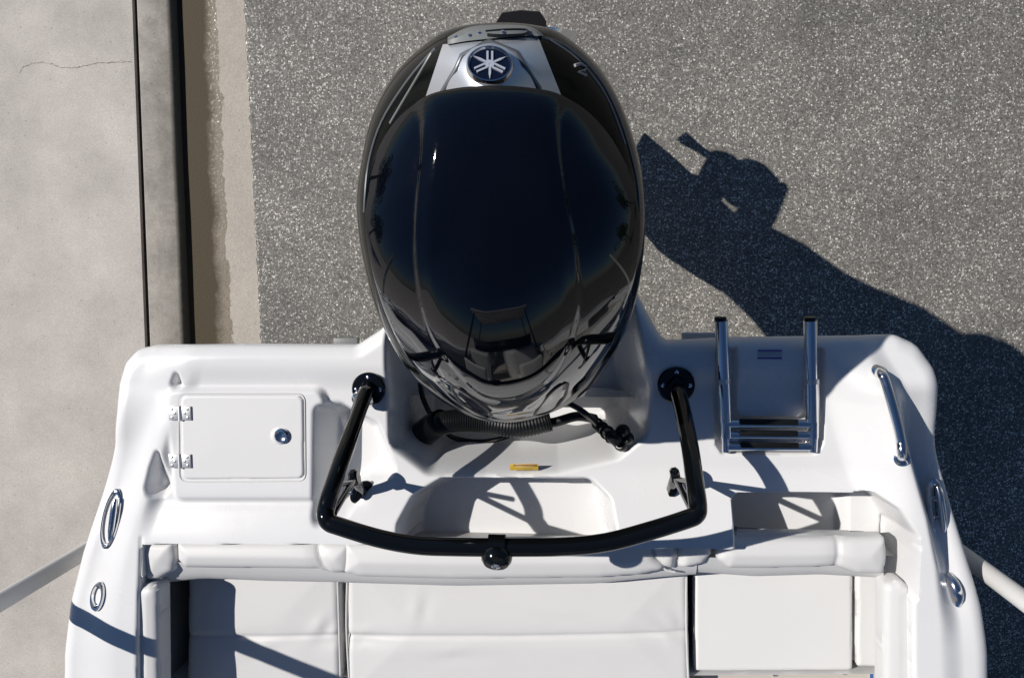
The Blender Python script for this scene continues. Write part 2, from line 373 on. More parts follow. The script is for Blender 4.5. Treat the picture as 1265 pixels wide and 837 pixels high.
# gutter pan, wet and stained along the kerb
def gutter_mat():
    m, n, b, tc, out = concrete('wet_gutter_concrete', (0.40, 0.365, 0.315)); L = n.links.new
    at = node(n, 'ShaderNodeAttribute', attribute_name='across'); at.attribute_type = 'GEOMETRY'
    n1 = node(n, 'ShaderNodeTexNoise', Scale=5.5, Detail=7.0, Roughness=0.65); L(tc.outputs['Object'], n1.inputs['Vector'])
    n2 = node(n, 'ShaderNodeTexNoise', Scale=38.0, Detail=4.0, Roughness=0.6); L(tc.outputs['Object'], n2.inputs['Vector'])
    o1 = node(n, 'ShaderNodeMath', operation='MULTIPLY_ADD'); L(n1.outputs[0], o1.inputs[0]); o1.inputs[1].default_value = 0.30; L(at.outputs['Fac'], o1.inputs[2])
    o2 = node(n, 'ShaderNodeMath', operation='MULTIPLY_ADD'); L(n2.outputs[0], o2.inputs[0]); o2.inputs[1].default_value = 0.05; L(o1.outputs[0], o2.inputs[2])
    wet = node(n, 'ShaderNodeMapRange'); L(o2.outputs[0], wet.inputs[0]); wet.inputs[1].default_value = 0.765; wet.inputs[2].default_value = 0.775
    wet.inputs[3].default_value = 1.0; wet.inputs[4].default_value = 0.0
    mud = node(n, 'ShaderNodeMapRange'); L(o2.outputs[0], mud.inputs[0]); mud.inputs[1].default_value = 0.56; mud.inputs[2].default_value = 0.70
    mud.inputs[3].default_value = 1.0; mud.inputs[4].default_value = 0.0
    m1 = node(n, 'ShaderNodeMix', data_type='RGBA'); L(wet.outputs[0], m1.inputs[0]); L(out, m1.inputs[6])
    damp = node(n, 'ShaderNodeMix', data_type='RGBA', blend_type='MULTIPLY'); damp.inputs[0].default_value = 1.0; L(out, damp.inputs[6]); damp.inputs[7].default_value = (0.50, 0.465, 0.41, 1)
    L(damp.outputs[2], m1.inputs[7])
    m2 = node(n, 'ShaderNodeMix', data_type='RGBA'); L(mud.outputs[0], m2.inputs[0]); L(m1.outputs[2], m2.inputs[6]); m2.inputs[7].default_value = (0.05, 0.036, 0.018, 1)
    L(m2.outputs[2], b.inputs['Base Color'])
    r = node(n, 'ShaderNodeMapRange'); L(wet.outputs[0], r.inputs[0]); r.inputs[3].default_value = 0.85; r.inputs[4].default_value = 0.5; b.inputs['Specular IOR Level'].default_value = 0.3; L(r.outputs[0], b.inputs['Roughness'])
    gr = node(n, 'ShaderNodeTexNoise', Scale=95.0, Detail=4.0); L(tc.outputs['Object'], gr.inputs['Vector'])
    g2 = node(n, 'ShaderNodeTexNoise', Scale=60.0, Detail=2.0); L(tc.outputs['Object'], g2.inputs['Vector'])
    gm = node(n, 'ShaderNodeMapRange'); L(g2.outputs[0], gm.inputs[0]); gm.inputs[1].default_value = 0.52; gm.inputs[2].default_value = 0.62; gm.inputs[3].default_value = 0.62; gm.inputs[4].default_value = 0.16
    rm = node(n, 'ShaderNodeMix', data_type='FLOAT'); L(wet.outputs[0], rm.inputs[0]); rm.inputs[2].default_value = 0.85; mm = node(n, 'ShaderNodeMix', data_type='FLOAT'); L(mud.outputs[0], mm.inputs[0]); L(gm.outputs[0], mm.inputs[2]); mm.inputs[3].default_value = 0.7; L(mm.outputs[0], rm.inputs[3]); L(rm.outputs[0], b.inputs['Roughness'])
    bp = node(n, 'ShaderNodeBump', Strength=0.45, Distance=0.003); L(gr.outputs[0], bp.inputs['Height']); L(bp.outputs[0], b.inputs['Normal'])
    return m
V = []; Fc = []; acc = []; ys = np.concatenate(([-40], np.linspace(-2, 3, 60), [40])); K = 12
for y in ys:
    x0, x1 = par(lineK, y) - 0.004, par(lineA, y)
    for k in range(K):
        t = k / (K - 1); V.append((x0 + (x1 - x0) * t, y, -0.010 * (1 - t) ** 1.5)); acc.append(t)
for i in range(len(ys) - 1):
    for k in range(K - 1): Fc.append((i * K + k, i * K + k + 1, (i + 1) * K + k + 1, (i + 1) * K + k))
g = mk('gutter', V, Fc, gutter_mat(), None); tag(g, kind='structure')
at = g.data.attributes.new('across', 'FLOAT', 'POINT'); at.data.foreach_set('value', acc)
# road: broken edge against the gutter
V = []; Fc = []; ys = np.concatenate(([-40], np.linspace(-2.2, 3, 300), [40])); 
for i, y in enumerate(ys):
    j = 0.004 * math.sin(i * 1.7) + 0.003 * math.sin(i * 0.61 + 2) + rng.normal(0, 0.0012)
    V += [(par(lineA, y) - 0.004 + j, y, -0.03), (par(lineA, y) + j, y, 0.006), (par(lineA, y) + 0.012 + j, y, 0.010), (200, y, 0.010)]
    if i:
        b0, b1 = 4 * (i - 1), 4 * i
        for k in range(3): Fc.append((b0 + k, b0 + k + 1, b1 + k + 1, b1 + k))
tag(mk('road', V, Fc, M['asphalt'], None, False), kind='structure')

# ================================================================ boat
G = 1.85
boat = empty('powerboat', (-0.1, -0.6, 0.55))
tag(boat, 'white powerboat stern with moulded swim deck and padded bench on a trailer', 'boat')
ZD = G - 0.07                                               # level of the aft deck
out_px = [(149, 448), (142, 475), (141, 510), (137, 550), (122, 612), (104, 680), (92, 740), (87, 800), (86, 870),
          (1215, 870), (1214, 800), (1210, 745), (1198, 680), (1183, 600), (1166, 530), (1157, 475), (1153, 452),
          (1140, 427), (1112, 414.5), (900, 417), (822, 421), (812, 408), (785, 358), (482, 366), (474, 404), (440, 426), (300, 425), (188, 427), (164, 432)]
OUT = P2(out_px, ZD)
OUT = roundpoly(OUT, [0.05, .08, .3, .2, .3, .3, .3, .3, 0, 0, .3, .3, .3, .3, .3, .2, .05, .06, .06, 0, .03, .05, .03, .03, .05, .03, 0, .05, .05])
cut_px = [(170, 880), (169, 668), (190, 667.5), (880, 667), (884, 664), (1098, 664), (1120, 660), (1127, 700), (1128, 880)]
def poly(px, z, r=0.02, k=6): return roundpoly(P2(px, z), r, k)
BULL = poly([(224, 456), (202, 505), (182, 570), (160, 640), (146, 720), (140, 800), (139, 890), (172, 890), (170, 668), (205, 648), (190, 612), (203, 560), (218, 500)], G, 0.02)
BULR = poly([(1078, 450), (1098, 500), (1119, 570), (1139, 640), (1152, 720), (1159, 800), (1160, 890), (1126, 890), (1122, 660), (1085, 610), (1040, 585), (1042, 530), (1062, 470)], G, 0.02)
HPAD = poly([(205, 480), (396, 480), (412, 520), (424, 560), (400, 618), (214, 618)], ZD + .02, 0.03)
PKT = poly([(402, 492), (432, 492), (474, 516), (497, 575), (465, 590), (440, 622), (400, 640)], ZD - .08, 0.03)
WELL = poly([(484, 330), (484, 440), (487, 545), (533, 580), (600, 583), (690, 576), (762, 560), (797, 532), (801, 480), (788, 420), (770, 330)], ZD - .05, 0.05)
STEP = poly([(495, 725), (500, 634), (516, 604), (550, 584), (728, 584), (752, 606), (772, 725)], ZD - .06, 0.04)
RWEL = poly([(897, 725), (897, 606), (905, 600), (1046, 600), (1060, 614), (1060, 725)], ZD - .05, 0.02)
RWE2 = poly([(1040, 725), (1040, 600), (1066, 598), (1092, 615), (1112, 645), (1114, 668), (1112, 725)], ZD - .04, 0.03)
DIMQ = poly([(221, 455), (213, 474), (219, 479), (227, 477)], ZD, 0.01)
DIMP = poly([(200, 548), (190, 575), (185, 600), (190, 611), (204, 611), (211, 602), (206, 575)], ZD, 0.02)
TRAY = poly([(884, 429), (884, 548), (892, 560), (1008, 560), (1016, 548), (1016, 429)], ZD, 0.012)
TRAI = poly([(909, 425), (909, 508), (914, 515), (988, 515), (995, 508), (995, 425)], ZD, 0.012)
TOPR = poly([(120, 380), (1190, 380), (1190, 468), (1030, 462), (800, 440), (470, 468), (215, 470), (120, 470)], ZD, 0.02)
RY = (400, 440, 458, 500, 570, 640, 700, 770, 870); RXR = (1064, 1075, 1083, 1101, 1120, 1140, 1152, 1160, 1163); RXL = (238, 228, 220, 205, 184, 164, 152, 145, 143)
def ridge_line(xs):
    p = P2(list(zip(xs, RY)), G)[::-1]; return lambda Y: np.interp(Y, p[:, 1], p[:, 0])
RR, RL = ridge_line(RXR), ridge_line(RXL)
def flank(z, X, Y, qy, u, wi, c0, h0):
    """a crest along the gunwale: gentle slope to the aft deck inboard, a step to the lower side ledge outboard"""
    crest = G + c0 - c0 * sstep(qy, 560, 800); fade = sstep(qy, 426, 484 if c0 > 0 else 540)
    c = z + (crest - z) * fade; H = (h0 - (h0 - 0.015) * sstep(qy, 570, 800)) * (0.15 + 0.85 * sstep(qy, 445, 575))
    inner = z + (c - z) * (1 - sstep(-u, 0.005, wi) * (1 - sstep(qy, 575, 668)))
    low = ZD + (crest - H - ZD) * fade
    outer = c + (low - c) * sstep(u, 0.0, 0.07 if c0 > 0 else 0.14) + 0.03 * sstep(u, 0.05, 0.16) * sstep(qy, 470, 540) * (1 - sstep(qy, 620, 780))
    return np.where(u < 0, inner, outer)
def deck_z(X, Y, d):
    pts = np.stack((X.ravel(), Y.ravel(), np.full(X.size, ZD)), 1); q = PX(pts); qy = q[:, 1].reshape(X.shape)
    z = np.full(X.shape, ZD)
    z = z + 0.020 * (1 - sstep(qy, 448, 484)) - 0.008 * np.exp(-((qy - 618) / 9.0) ** 2) * sstep(-X, .55, .62)
    f = sdf(X, Y, HPAD)[0]; z = z + 0.024 * sstep(-f, -0.008, 0.012)
    xm_ = 0.5 * (RL(Y) + RR(Y))
    z = np.where(X < xm_, flank(z, X, Y, qy, RL(Y) - X, 0.05, -0.042, 0.055), flank(z, X, Y, qy, X - RR(Y), 0.150, 0.015, 0.17))
    for D_ in (DIMP, DIMQ):
        f = sdf(X, Y, D_)[0]; z = z - 0.045 * sstep(-f, -0.008, 0.022)
    f = sdf(X, Y, PKT)[0]; z = z - 0.10 * sstep(-f, -0.010, 0.045)
    z = np.where((X > P(169, 668, G)[0]) & (X < P(1123, 664, G)[0]), np.minimum(z, z - 0.15 * sstep(qy, 665.5, 669)), z)
    f = sdf(X, Y, RWE2)[0]; z = z + (ZD - 0.125 - z) * sstep(-f, -0.003, 0.016)
    f = sdf(X, Y, RWEL)[0]; z = z + (ZD - 0.17 - z) * sstep(-f, -0.004, 0.028)
    f = sdf(X, Y, STEP)[0]; z = z + (ZD - 0.17 - z) * sstep(-f, -0.008, 0.040)
    f = sdf(X, Y, WELL)[0]; z = z + (ZD - 0.34 - z) * sstep(-f, -0.010, 0.070)
    ft = sdf(X, Y, TRAY)[0]; fi = sdf(X, Y, TRAI)[0]
    z = z - 0.028 * sstep(-ft, -0.004, 0.008) * sstep(fi, -0.004, 0.008)
    do = -sdf(X, Y, OUT)[0]; z = z + edge_round(np.clip(do, 0, 9), 0.045) * 0.9 + edge_round(d, 0.010) * (do > 0.05)
    return z
def on_deck(px, py, dz=0.0):
    p = P(px, py, ZD)
    for _ in range(8):
        q = np.array([[p[0]]]), np.array([[p[1]]]); z = float(deck_z(q[0], q[1], np.array([[1.0]]))[0, 0]); p = P(px, py, z + dz)
    return p
# the deck sheet: outline minus the cockpit
CUT = P2(cut_px, ZD)
yb = -1.0
keep = [p for p in OUT]
# polygon: walk outline then the cockpit edge
iL = int(np.argmin(np.hypot(*(OUT - P2([(86, 870)], ZD)[0]).T))); iR = int(np.argmin(np.hypot(*(OUT - P2([(1215, 870)], ZD)[0]).T)))
ring = np.concatenate((OUT[:iL + 1], np.concatenate((P2([(170, 870), (168, 668)], G), [P(168, 668, G)[:2] * (1, 0) + P(170, 704, ZD)[:2] * (0, 1)], P2([(880, 704)], ZD), [P(1124, 664, G)[:2] * (1, 0) + P(170, 704, ZD)[:2] * (0, 1)], P2([(1124, 664), (1127, 712), (1129, 870)], G))), OUT[iR:]))
deck = field('deck_moulding', ring, 0.0045, deck_z, M['gel'], boat, skirt=lambda W_: W_[:, 2] - np.where(sdf(W_[:, 0], W_[:, 1], OUT)[0] > -0.03, 0.006, 0.06), angle=60)
# rub rail: a dark line and white bead under the edge
yT_ = float(P(600, 425, ZD)[1])
rr = [(p[0], p[1], ZD - 0.15) for p in np.concatenate((OUT[iR:], OUT[:iL + 1]))]
for sd, pts in ((-1, OUT[2:iL + 1]), (1, OUT[iR:])):
    MB().tube([(p[0] - sd * .012, p[1], ZD - 0.15) for p in pts if p[1] < yT_ - 0.05 and p[1] > float(OUT[:, 1].min()) + .002 and abs(p[0] - OUT[:, 0].mean()) > .6], 0.012, 8).build('rub_rail', M['grey'], boat)

# hull and fore part ------------------------------------------------------
xc = 0.5 * (OUT[iL][0] + OUT[iR][0]); hwE = 0.5 * (OUT[iR][0] - OUT[iL][0]); yE = float(OUT[iL][1])
yT = float(P(600, 425, ZD)[1]); yBow = yE - 4.4
def hw(y):
    t = max(0.0, (yE - y) / (yE - yBow)); return hwE * math.sqrt(max(1e-4, 1 - t ** 2.6))
def outx(y):
    xs = []
    for (ax, ay), (bx, by) in zip(OUT, np.roll(OUT, -1, 0)):
        if (ay > y) != (by > y): xs.append(ax + (y - ay) / (by - ay) * (bx - ax))
    return min(xs), max(xs)
def zsheer(y):
    t = max(0, (yE - y) / (yE - yBow)); return G - 0.05 + 0.30 * t ** 1.6
st = [yT - .17, yT - .18, yT - .20] + list(np.linspace(yT - .25, yE + .01, 18)) + list(np.linspace(yE, yBow + 0.01, 22))[1:]
rings = []
for y in st:
    x0, x1 = outx(y) if y > yE else (xc - hw(y), xc + hw(y)); cx_, h = (x0 + x1) / 2, (x1 - x0) / 2 - (0.05 if y > yE else 0.012)
    h -= 0.07 * max(0, 1 - (yT - .17 - y) / .05) ** 2
    zs = zsheer(y) - (0.175 if y > yE else 0.13); t = max(0, (yE - y) / (yE - yBow)); ch = 0.95 + 0.45 * t ** 2; kz = 0.62 + 0.62 * t ** 3
    half = [(h, zs), (h * 0.985, zs - 0.25), (h * (0.93 - 0.25 * t), ch + 0.04), (h * (0.90 - 0.3 * t), ch), (h * 0.45 * (1 - 0.4 * t), (ch + kz) / 2 - 0.01), (0, kz)]
    rings.append([(cx_ + a, y, b) for a, b in half] + [(cx_ - a, y, b) for a, b in half[:-1][::-1]])
MB().rings(rings, close=False, cap0=True, cap1=False).build('hull', M['gel'], boat, 30)
V = []; Fc = []; fs = list(np.linspace(yE + 0.005, yBow + 0.01, 40))
for side in (-1, 1):
    n0 = len(V)
    for i, y in enumerate(fs):
        h = hw(y); t = (yE - y) / (yE - yBow); inner = max(0.0, min(h - 0.16, (1.02) * math.sqrt(max(0, 1 - ((yE - y) / 3.3) ** 4)) if yE - y < 3.3 else 0))
        z = zsheer(y)
        for k, (f, dz) in enumerate(((0, -0.09), (0.02, -0.04), (0.1, -0.01), (0.3, 0.02), (0.7, 0.045), (0.97, 0.05), (1.0, 0.03), (1.0, -0.12))):
            V.append((xc + side * (h + (inner - h) * f), y, z + dz))
        if i:
            for k in range(7): Fc.append((n0 + 8 * (i - 1) + k, n0 + 8 * (i - 1) + k + 1, n0 + 8 * i + k + 1, n0 + 8 * i + k))
mk('fore_deck', V, Fc, M['gel'], boat)

# cockpit liner: floor and side walls --------------------------------------
ZF = G - 0.86
xl, xr = float(P(168, 760, ZD)[0]), float(P(1128, 760, ZD)[0]); ybk = float(P(600, 690, G - .1)[1])
mk('cockpit_floor', [(xl - .02, ybk, ZF), (xr + .02, ybk, ZF), (xr - .06, yE - 3.2, ZF), (xl + .06, yE - 3.2, ZF)], [(0, 1, 2, 3)], M['carpet'], boat, False)
for s, x in ((1, xl), (-1, xr)):
    mk('cockpit_side', [(x, ybk + .05, G - .05), (x, yE - 2.4, G - .05), (x + s * .04, yE - 2.4, ZF), (x + s * .04, ybk + .05, ZF)], [(0, 1, 2, 3)], M['liner'], boat, False)
mk('seat_bulkhead', [(xl, ybk + .03, G - .12), (xr, ybk + .03, G - .12), (xr, ybk + .03, ZF), (xl, ybk + .03, ZF)], [(0, 1, 2, 3)], M['liner'], boat, False)

mk('gap_lightener', [P(160, 700, G - .40), P(236, 700, G - .40), P(236, 905, G - .40), P(160, 905, G - .40)], [(0, 1, 2, 3)], M['liner'], boat, False)  # panel added to lighten the dark gap between pad and seat
# upholstery ----------------------------------------------------------------
def pad(name, px, z, r, thick, mat, parent=None, corner=0.012, puff=0.006, seams=(), res=0.006, extra=None, tilt=0.0):
    pg = roundpoly(P2(px, z), corner, 5)
    S_ = [P2(s, z) for s in seams]; y0 = pg[:, 1].mean()
    cen = pg.mean(0); ext = pg.max(0) - pg.min(0)
    def zf(X, Y, d):
        zz = z + edge_round(d, r) + puff * sstep(d, 0, min(ext) * 0.5) + tilt * (Y - y0)
        for s in S_:
            dd = np.full(X.shape, 9.0)
            for a, b in zip(s[:-1], s[1:]):
                L = ((b - a) ** 2).sum(); t = np.clip(((X - a[0]) * (b[0] - a[0]) + (Y - a[1]) * (b[1] - a[1])) / L, 0, 1)
                dd = np.minimum(dd, np.hypot(X - a[0] - t * (b[0] - a[0]), Y - a[1] - t * (b[1] - a[1])))
            zz = zz - 0.006 * np.exp(-(dd / 0.006) ** 2) - 0.004 * np.exp(-(dd / 0.025) ** 2)
        if extra is not None: zz = zz + extra(X, Y)
        return zz
    return field(name, pg, res, zf, mat, parent or boat, skirt=z - thick, angle=70)
def wrinkle(cx, cy, z, ang, ln, amp):
    c = P(cx, cy, z); ca, sa = math.cos(ang), math.sin(ang)
    def f(X, Y):
        u = (X - c[0]) * ca + (Y - c[1]) * sa; v = -(X - c[0]) * sa + (Y - c[1]) * ca
        return amp * np.exp(-(u / ln) ** 2) * np.sin(np.clip(v / (0.016 + 0.25 * np.abs(u)), -3, 3)) * np.exp(-(v / 0.03) ** 2)
    return f
ZB = G - 0.045; ZS = G - 0.205
b1 = pad('backrest_bolster', [(169, 669), (214, 669), (217, 690), (214, 706), (196, 716), (180, 719), (172, 700)], ZB, 0.020, 0.055, M['vinyl'], puff=0.010)
b2 = pad('backrest_bolster', [(216, 669), (402, 670), (432, 671), (434, 690), (430, 708), (408, 711), (392, 705), (226, 703), (217, 692)], ZB, 0.022, 0.055, M['vinyl'], puff=0.010, seams=[[(391, 671), (400, 700), (409, 712)]])
b3 = pad('backrest_bolster', [(424, 671), (560, 671), (800, 669), (803, 670), (812, 690), (826, 705), (790, 712), (740, 716), (560, 718), (445, 715), (422, 709)], ZB + .004, 0.024, 0.055, M['vinyl'], puff=0.012)
b4 = pad('backrest_bolster', [(805, 669), (878, 666), (880, 686), (868, 698), (834, 706), (818, 700), (809, 688)], ZB, 0.018, 0.055, M['vinyl'], puff=0.010, seams=[[(838, 667), (838, 690), (834, 706)]],
         extra=lambda X, Y: -0.018 * np.exp(-((X - P(838, 690, ZB)[0]) / 0.012) ** 2))
b5 = pad('backrest_bolster', [(887, 665), (1034, 665), (1096, 664), (1098, 690), (1094, 711), (1060, 711), (1034, 702), (960, 704), (900, 704), (886, 692)], ZB, 0.022, 0.055, M['vinyl'], puff=0.010, seams=[[(1036, 664), (1035, 690), (1032, 706)]])
def piping(px, z, parent, r=0.0032, dz=0.0):
    MB().tube([P(a, b, z) + np.array((0, 0, dz)) for a, b in px], r, 8, smooth=5).build('piping', M['pipe'], parent)
piping([(217, 672), (219, 688), (216, 701), (206, 709), (190, 717), (180, 719)], ZB - .02, b1)
piping([(804, 672), (812, 690), (822, 703), (834, 706)], ZB - .012, b4)
def backrest(px_top, px_bot, zt, zb):
    n = 24; T = [P(*[px_top[0][i] + (px_top[1][i] - px_top[0][i]) * k / (n - 1) for i in (0, 1)], zt) for k in range(n)]
    B = []
    for k in range(n):
        u = k / (n - 1) * (len(px_bot) - 1); i = min(int(u), len(px_bot) - 2); t = u - i
        B.append(P(px_bot[i][0] * (1 - t) + px_bot[i + 1][0] * t, px_bot[i][1] * (1 - t) + px_bot[i + 1][1] * t, zb))
    rows = []
    for j in range(7):
        t = j / 6; bul = 0.022 * math.sin(math.pi * t)
        rows.append([(a * (1 - t) + b * t) + np.array((0, -bul, 0)) for a, b in zip(T, B)])
    return MB().rings(rows, close=False, cap0=False, cap1=False).build('backrest', M['vinyl'], boat, 60)
backrest([(176, 694), (424, 694)], [(178, 722), (250, 712), (330, 716), (424, 718)], G - .06, G - .135)
backrest([(424, 696), (862, 690)], [(424, 718), (560, 723), (740, 720), (858, 706)], G - .06, G - .135)
backrest([(862, 688), (1092, 690)], [(862, 703), (930, 710), (1010, 706), (1092, 712)], G - .06, G - .135)
wr = lambda *fs: (lambda X, Y: sum(f(X, Y) for f in fs))
s1 = pad('seat_cushion', [(231, 690), (418, 690), (421, 860), (229, 860)], ZS, 0.022, 0.12, M['vinyl'], corner=0.02, puff=0.008, seams=[[(228, 786), (421, 785)]],
         extra=wr(wrinkle(412, 786, ZS, 0.15, 0.09, 0.0068), wrinkle(398, 775, ZS, 0.9, 0.05, 0.0051), wrinkle(250, 786, ZS, 0.05, 0.10, 0.0051), wrinkle(330, 800, ZS, 0.4, 0.12, 0.0026)))
s2 = pad('seat_cushion', [(427, 690), (850, 690), (853, 860), (428, 860)], ZS, 0.022, 0.12, M['vinyl'], corner=0.02, puff=0.010, seams=[[(426, 785), (640, 785), (852, 781)]],
         extra=wr(wrinkle(448, 785, ZS, 0.0, 0.08, 0.0076), wrinkle(826, 780, ZS, 2.6, 0.07, 0.0068), wrinkle(835, 770, ZS, 2.2, 0.05, 0.0051), wrinkle(560, 806, ZS, 0.1, 0.16, 0.0031), wrinkle(700, 760, ZS, -0.2, 0.14, 0.0026), wrinkle(520, 750, ZS, 1.4, 0.06, 0.0026)))
for px, prt in (([(417, 712), (419, 780), (421, 850)], s1), ([(429, 712), (428, 775), (432, 850)], s2), ([(848, 712), (848, 780), (851, 850)], s2)):
    piping(px, ZS - .004, prt)
lid = pad('walkthrough_lid', [(858, 690), (1054, 690), (1054, 826), (1050, 828), (858, 829)], ZS - .03, 0.008, 0.05, M['gel2'], corner=0.012, puff=0.002)
pad('seat_side_panel', [(1059, 690), (1098, 690), (1098, 824), (1059, 823)], ZS - .028, 0.006, 0.05, M['gel2'], corner=0.008, puff=0.001)
mk('seat_base', [P(866, 860, ZS - .12), P(1100, 860, ZS - .12), P(1100, 680, ZS - .12), P(866, 680, ZS - .12)], [(0, 1, 2, 3)], M['carpet'], boat, False)
mk('seat_front', [P(229, 868, ZS - .06), P(853, 868, ZS - .06), P(853, 868, ZS - .06) - np.array((0, 0, .37)), P(229, 868, ZS - .06) - np.array((0, 0, .37))], [(0, 1, 2, 3)], M['gel2'], boat, False)
for a, b in ((957, 832), (1043, 830)):
    MB().lathe([(0.007, 0), (0.007, .004), (0.004, .007), (0.0005, .008)], P(a, b, ZS - .118), n=12).build('bolt_head', M['chrome'], boat)
for px in ([(167, 726), (184, 722), (195, 727), (197, 900), (167, 900)], [(1093, 722), (1114, 718), (1126, 726), (1128, 900), (1092, 900)]):
    pad('coaming_pad', px, G - (0.022 if px[0][0] < 600 else 0.04), 0.018, 0.07, M['vinyl'], corner=0.02, puff=0.006, tilt=0)
t = pad('storage_tray', [(204, 829), (231, 829), (231, 860), (204, 860)], ZF + .32, 0.004, 0.1, M['gel2'], corner=0.005, puff=0)
pad('tray_lining', [(207, 832), (226, 832), (226, 860), (207, 860)], ZF + .323, 0.002, 0.01, M['tan'], parent=t, corner=0.004, puff=0)

# hatch ----------------------------------------------------------------------
ZH = ZD + 0.024
hatch = pad('hatch', [(223, 488), (374, 488), (375, 591), (224, 592)], ZH + .006, 0.005, 0.012, M['gel2'], corner=0.022, puff=0.001, res=0.004)
gp = poly([(220.5, 486), (376.5, 486), (377.5, 593.5), (221.5, 594.5)], ZH + .001, 0.024)
MB().tube([(x, y, ZH + 0.0005) for x, y in list(gp) + [gp[0]]], 0.0022, 6).build('seal', M['pipe'], hatch)
MB().lathe([(0.024, 0), (0.024, .003), (0.021, .005)], P(345, 538, ZH + .006), n=32).build('latch_plate', M['gel2'], hatch)
l = MB().lathe([(0.0215, 0), (0.0215, .004), (0.017, .0075), (0.015, .006), (0.012, .004), (0.0005, .0035)], P(348, 538, ZH + .009), n=32).build('latch', M['chrome'], hatch)
for cy_ in (510, 569):
    h = MB()
    c = P(222.5, cy_, ZH + .0085); ax = 0.0165
    for s in (-1, 1):
        h.box(c + np.array((s * 0.0175, 0, 0.001)), (0.030, 0.040, 0.004), bev=0.0016)
    h.tube([c + np.array((0, -0.021, 0.003)), c + np.array((0, 0.021, 0.003))], 0.0048, 10)
    for s in (-1, 1):
        for dy in (-0.012, 0.0, 0.012):
            h.lathe([(0.0038, 0), (0.0038, .001), (0.0005, .0024)], c + np.array((s * (0.0225 if dy else 0.014), dy, 0.003)), n=8)
    h.build('hinge', M['steel'], hatch)

# ladder ---------------------------------------------------------------------
lad = MB(); ZL = ZD + 0.012; ladder = None
def rod(a, b, z0, z1, r, mat, par, name='rail', n=18):
    return MB().tube([P(*a, z0), P(*b, z1)], r, n).build(name, mat, par)
ladder = MB().box(P(950, 548, ZD - .018), (0.235, 0.03, 0.012), bev=0.003).build('boarding_ladder', M['chrome'], boat)
for x0, x1 in ((893, 896), (1003, 1003)):
    rod((x0 - 2, 396), (x1, 520), ZL + .03, ZL + .006, 0.0175, M['chrome'], ladder)
    rod((x0 + 2, 470), (x1 + 1, 540), ZL + .008, ZL + .001, 0.0155, M['chrome'], ladder)
    rod((x0 + 3, 515), (x1 + 1, 557), ZL + .002, ZL - .006, 0.0125, M['chrome'], ladder)
for y, xa, xb, dz in ((523, 899, 1000, .006), (537, 899, 1000, .002), (551.5, 899, 1002, -.003)):
    rg = rod((xa, y), (xb, y), ZL + dz, ZL + dz, 0.0115, M['chrome'], ladder, 'rung')
    MB().box(P((xa + xb) / 2, y - 2.0, ZL + dz + .008), (0.155, 0.016, 0.010), bev=0.003).build('grip', M['rubber'], rg)
for a, b in ((898, 560), (946, 561), (1003, 560)):
    MB().lathe([(.0055, 0), (.0055, .002), (.0005, .004)], P(a, b - 8, ZD - .0115), n=10).build('screw', M['chrome'], ladder)
for x0 in (892, 1003):
    MB().lathe([(.0195, -.006), (.0195, .006)], P(x0 + (1 if x0 < 950 else 0), 470, ZL + .016), P(x0 + 1, 520, ZL + .008) - P(x0 - 1, 420, ZL + .024), n=24).build('collar', M['steel'], ladder)
    MB().lathe([(.0150, 0), (.0165, .004), (.0150, .010), (.0005, .011)], P(x0 - 2 if x0 < 950 else x0 - 2, 396, ZL + .03), P(x0, 396, ZL + .03) - P(x0, 420, ZL + .026), n=20).build('end_cap', M['rubber'], ladder)
# warning sticker above the ladder
def decal(name, x0, y0, x1, y1, dz, mat, par, nx=8, ny=3):
    rows = [[tuple(on_deck(x, y, dz)) for x in np.linspace(x0, x1, nx)] for y in np.linspace(y0, y1, ny)]
    return MB().rings(rows, close=False, cap0=False, cap1=False).build(name, M[mat], par)
stk = decal('warning_sticker', 935, 431, 967, 443.5, .0010, 'decal', boat)
for y0, y1, c in ((432, 434, 'violet'), (435.6, 436.6, 'decalgrey'), (438.2, 439.2, 'decalgrey'), (441, 443.2, 'violet')):
    decal('print_line', 936, y0, 966, y1, .0020, c, stk, 6, 2)
yst = decal('caution_sticker', 630, 572.5, 665, 580.5, .0012, 'brass', boat)
decal('print_line', 634, 573.2, 662, 575.6, .0022, 'brown', yst, 6, 2)

# tow bar ----------------------------------------------------------------------
ZA = G + 0.30
def flange(px, py, z, r, axis=(0, 0, 1), par=None):
    f = MB().lathe([(r, 0), (r, .007), (r * .93, .010), (r * .5, .012), (r * .42, .03)], P(px, py, z), axis, n=36).build('flange', M['tube'], par)
    A = Vector(axis).normalized(); X = A.orthogonal().normalized(); Y = A.cross(X); b = MB()
    for k in range(4):
        a = math.pi / 4 + k * math.pi / 2
        MB().lathe([(0.0055, .010), (0.0055, .012), (0.0005, .0145)], Vector(P(px, py, z)) + (X * math.cos(a) + Y * math.sin(a)) * r * .72, axis, n=10).build('bolt_head', M['chrome'], f)
    return f
bar_px = [(455, 482, ZD + .02), (451, 486, ZD + .06), (444, 505, ZD + .11), (428, 550, G + .17), (410, 603, G + .265), (403, 627, ZA - .012), (402.5, 637, ZA), (407, 645, ZA + .004), (420, 650, ZA + .008),
          (470, 665, ZA + .014), (515, 673, ZA + .017), (560, 675, ZA + .018), (632, 675.5, ZA + .018), (700, 674.5, ZA + .018), (750, 669, ZA + .016), (800, 656, ZA + .013), (848, 641, ZA + .008), (860, 635, ZA + .002), (862, 625, ZA - .012),
          (859, 600, G + .26), (852, 550, G + .17), (843, 505, ZD + .11), (838, 486, ZD + .06), (836, 480, ZD + .02)]
tow = MB().tube([P(*p) for p in bar_px], 0.0215, 24, smooth=6).build('tow_bar', M['tube'], boat)
flange(456, 480, ZD + .016, 0.047, par=tow); flange(835, 475, ZD + .016, 0.050, par=tow)
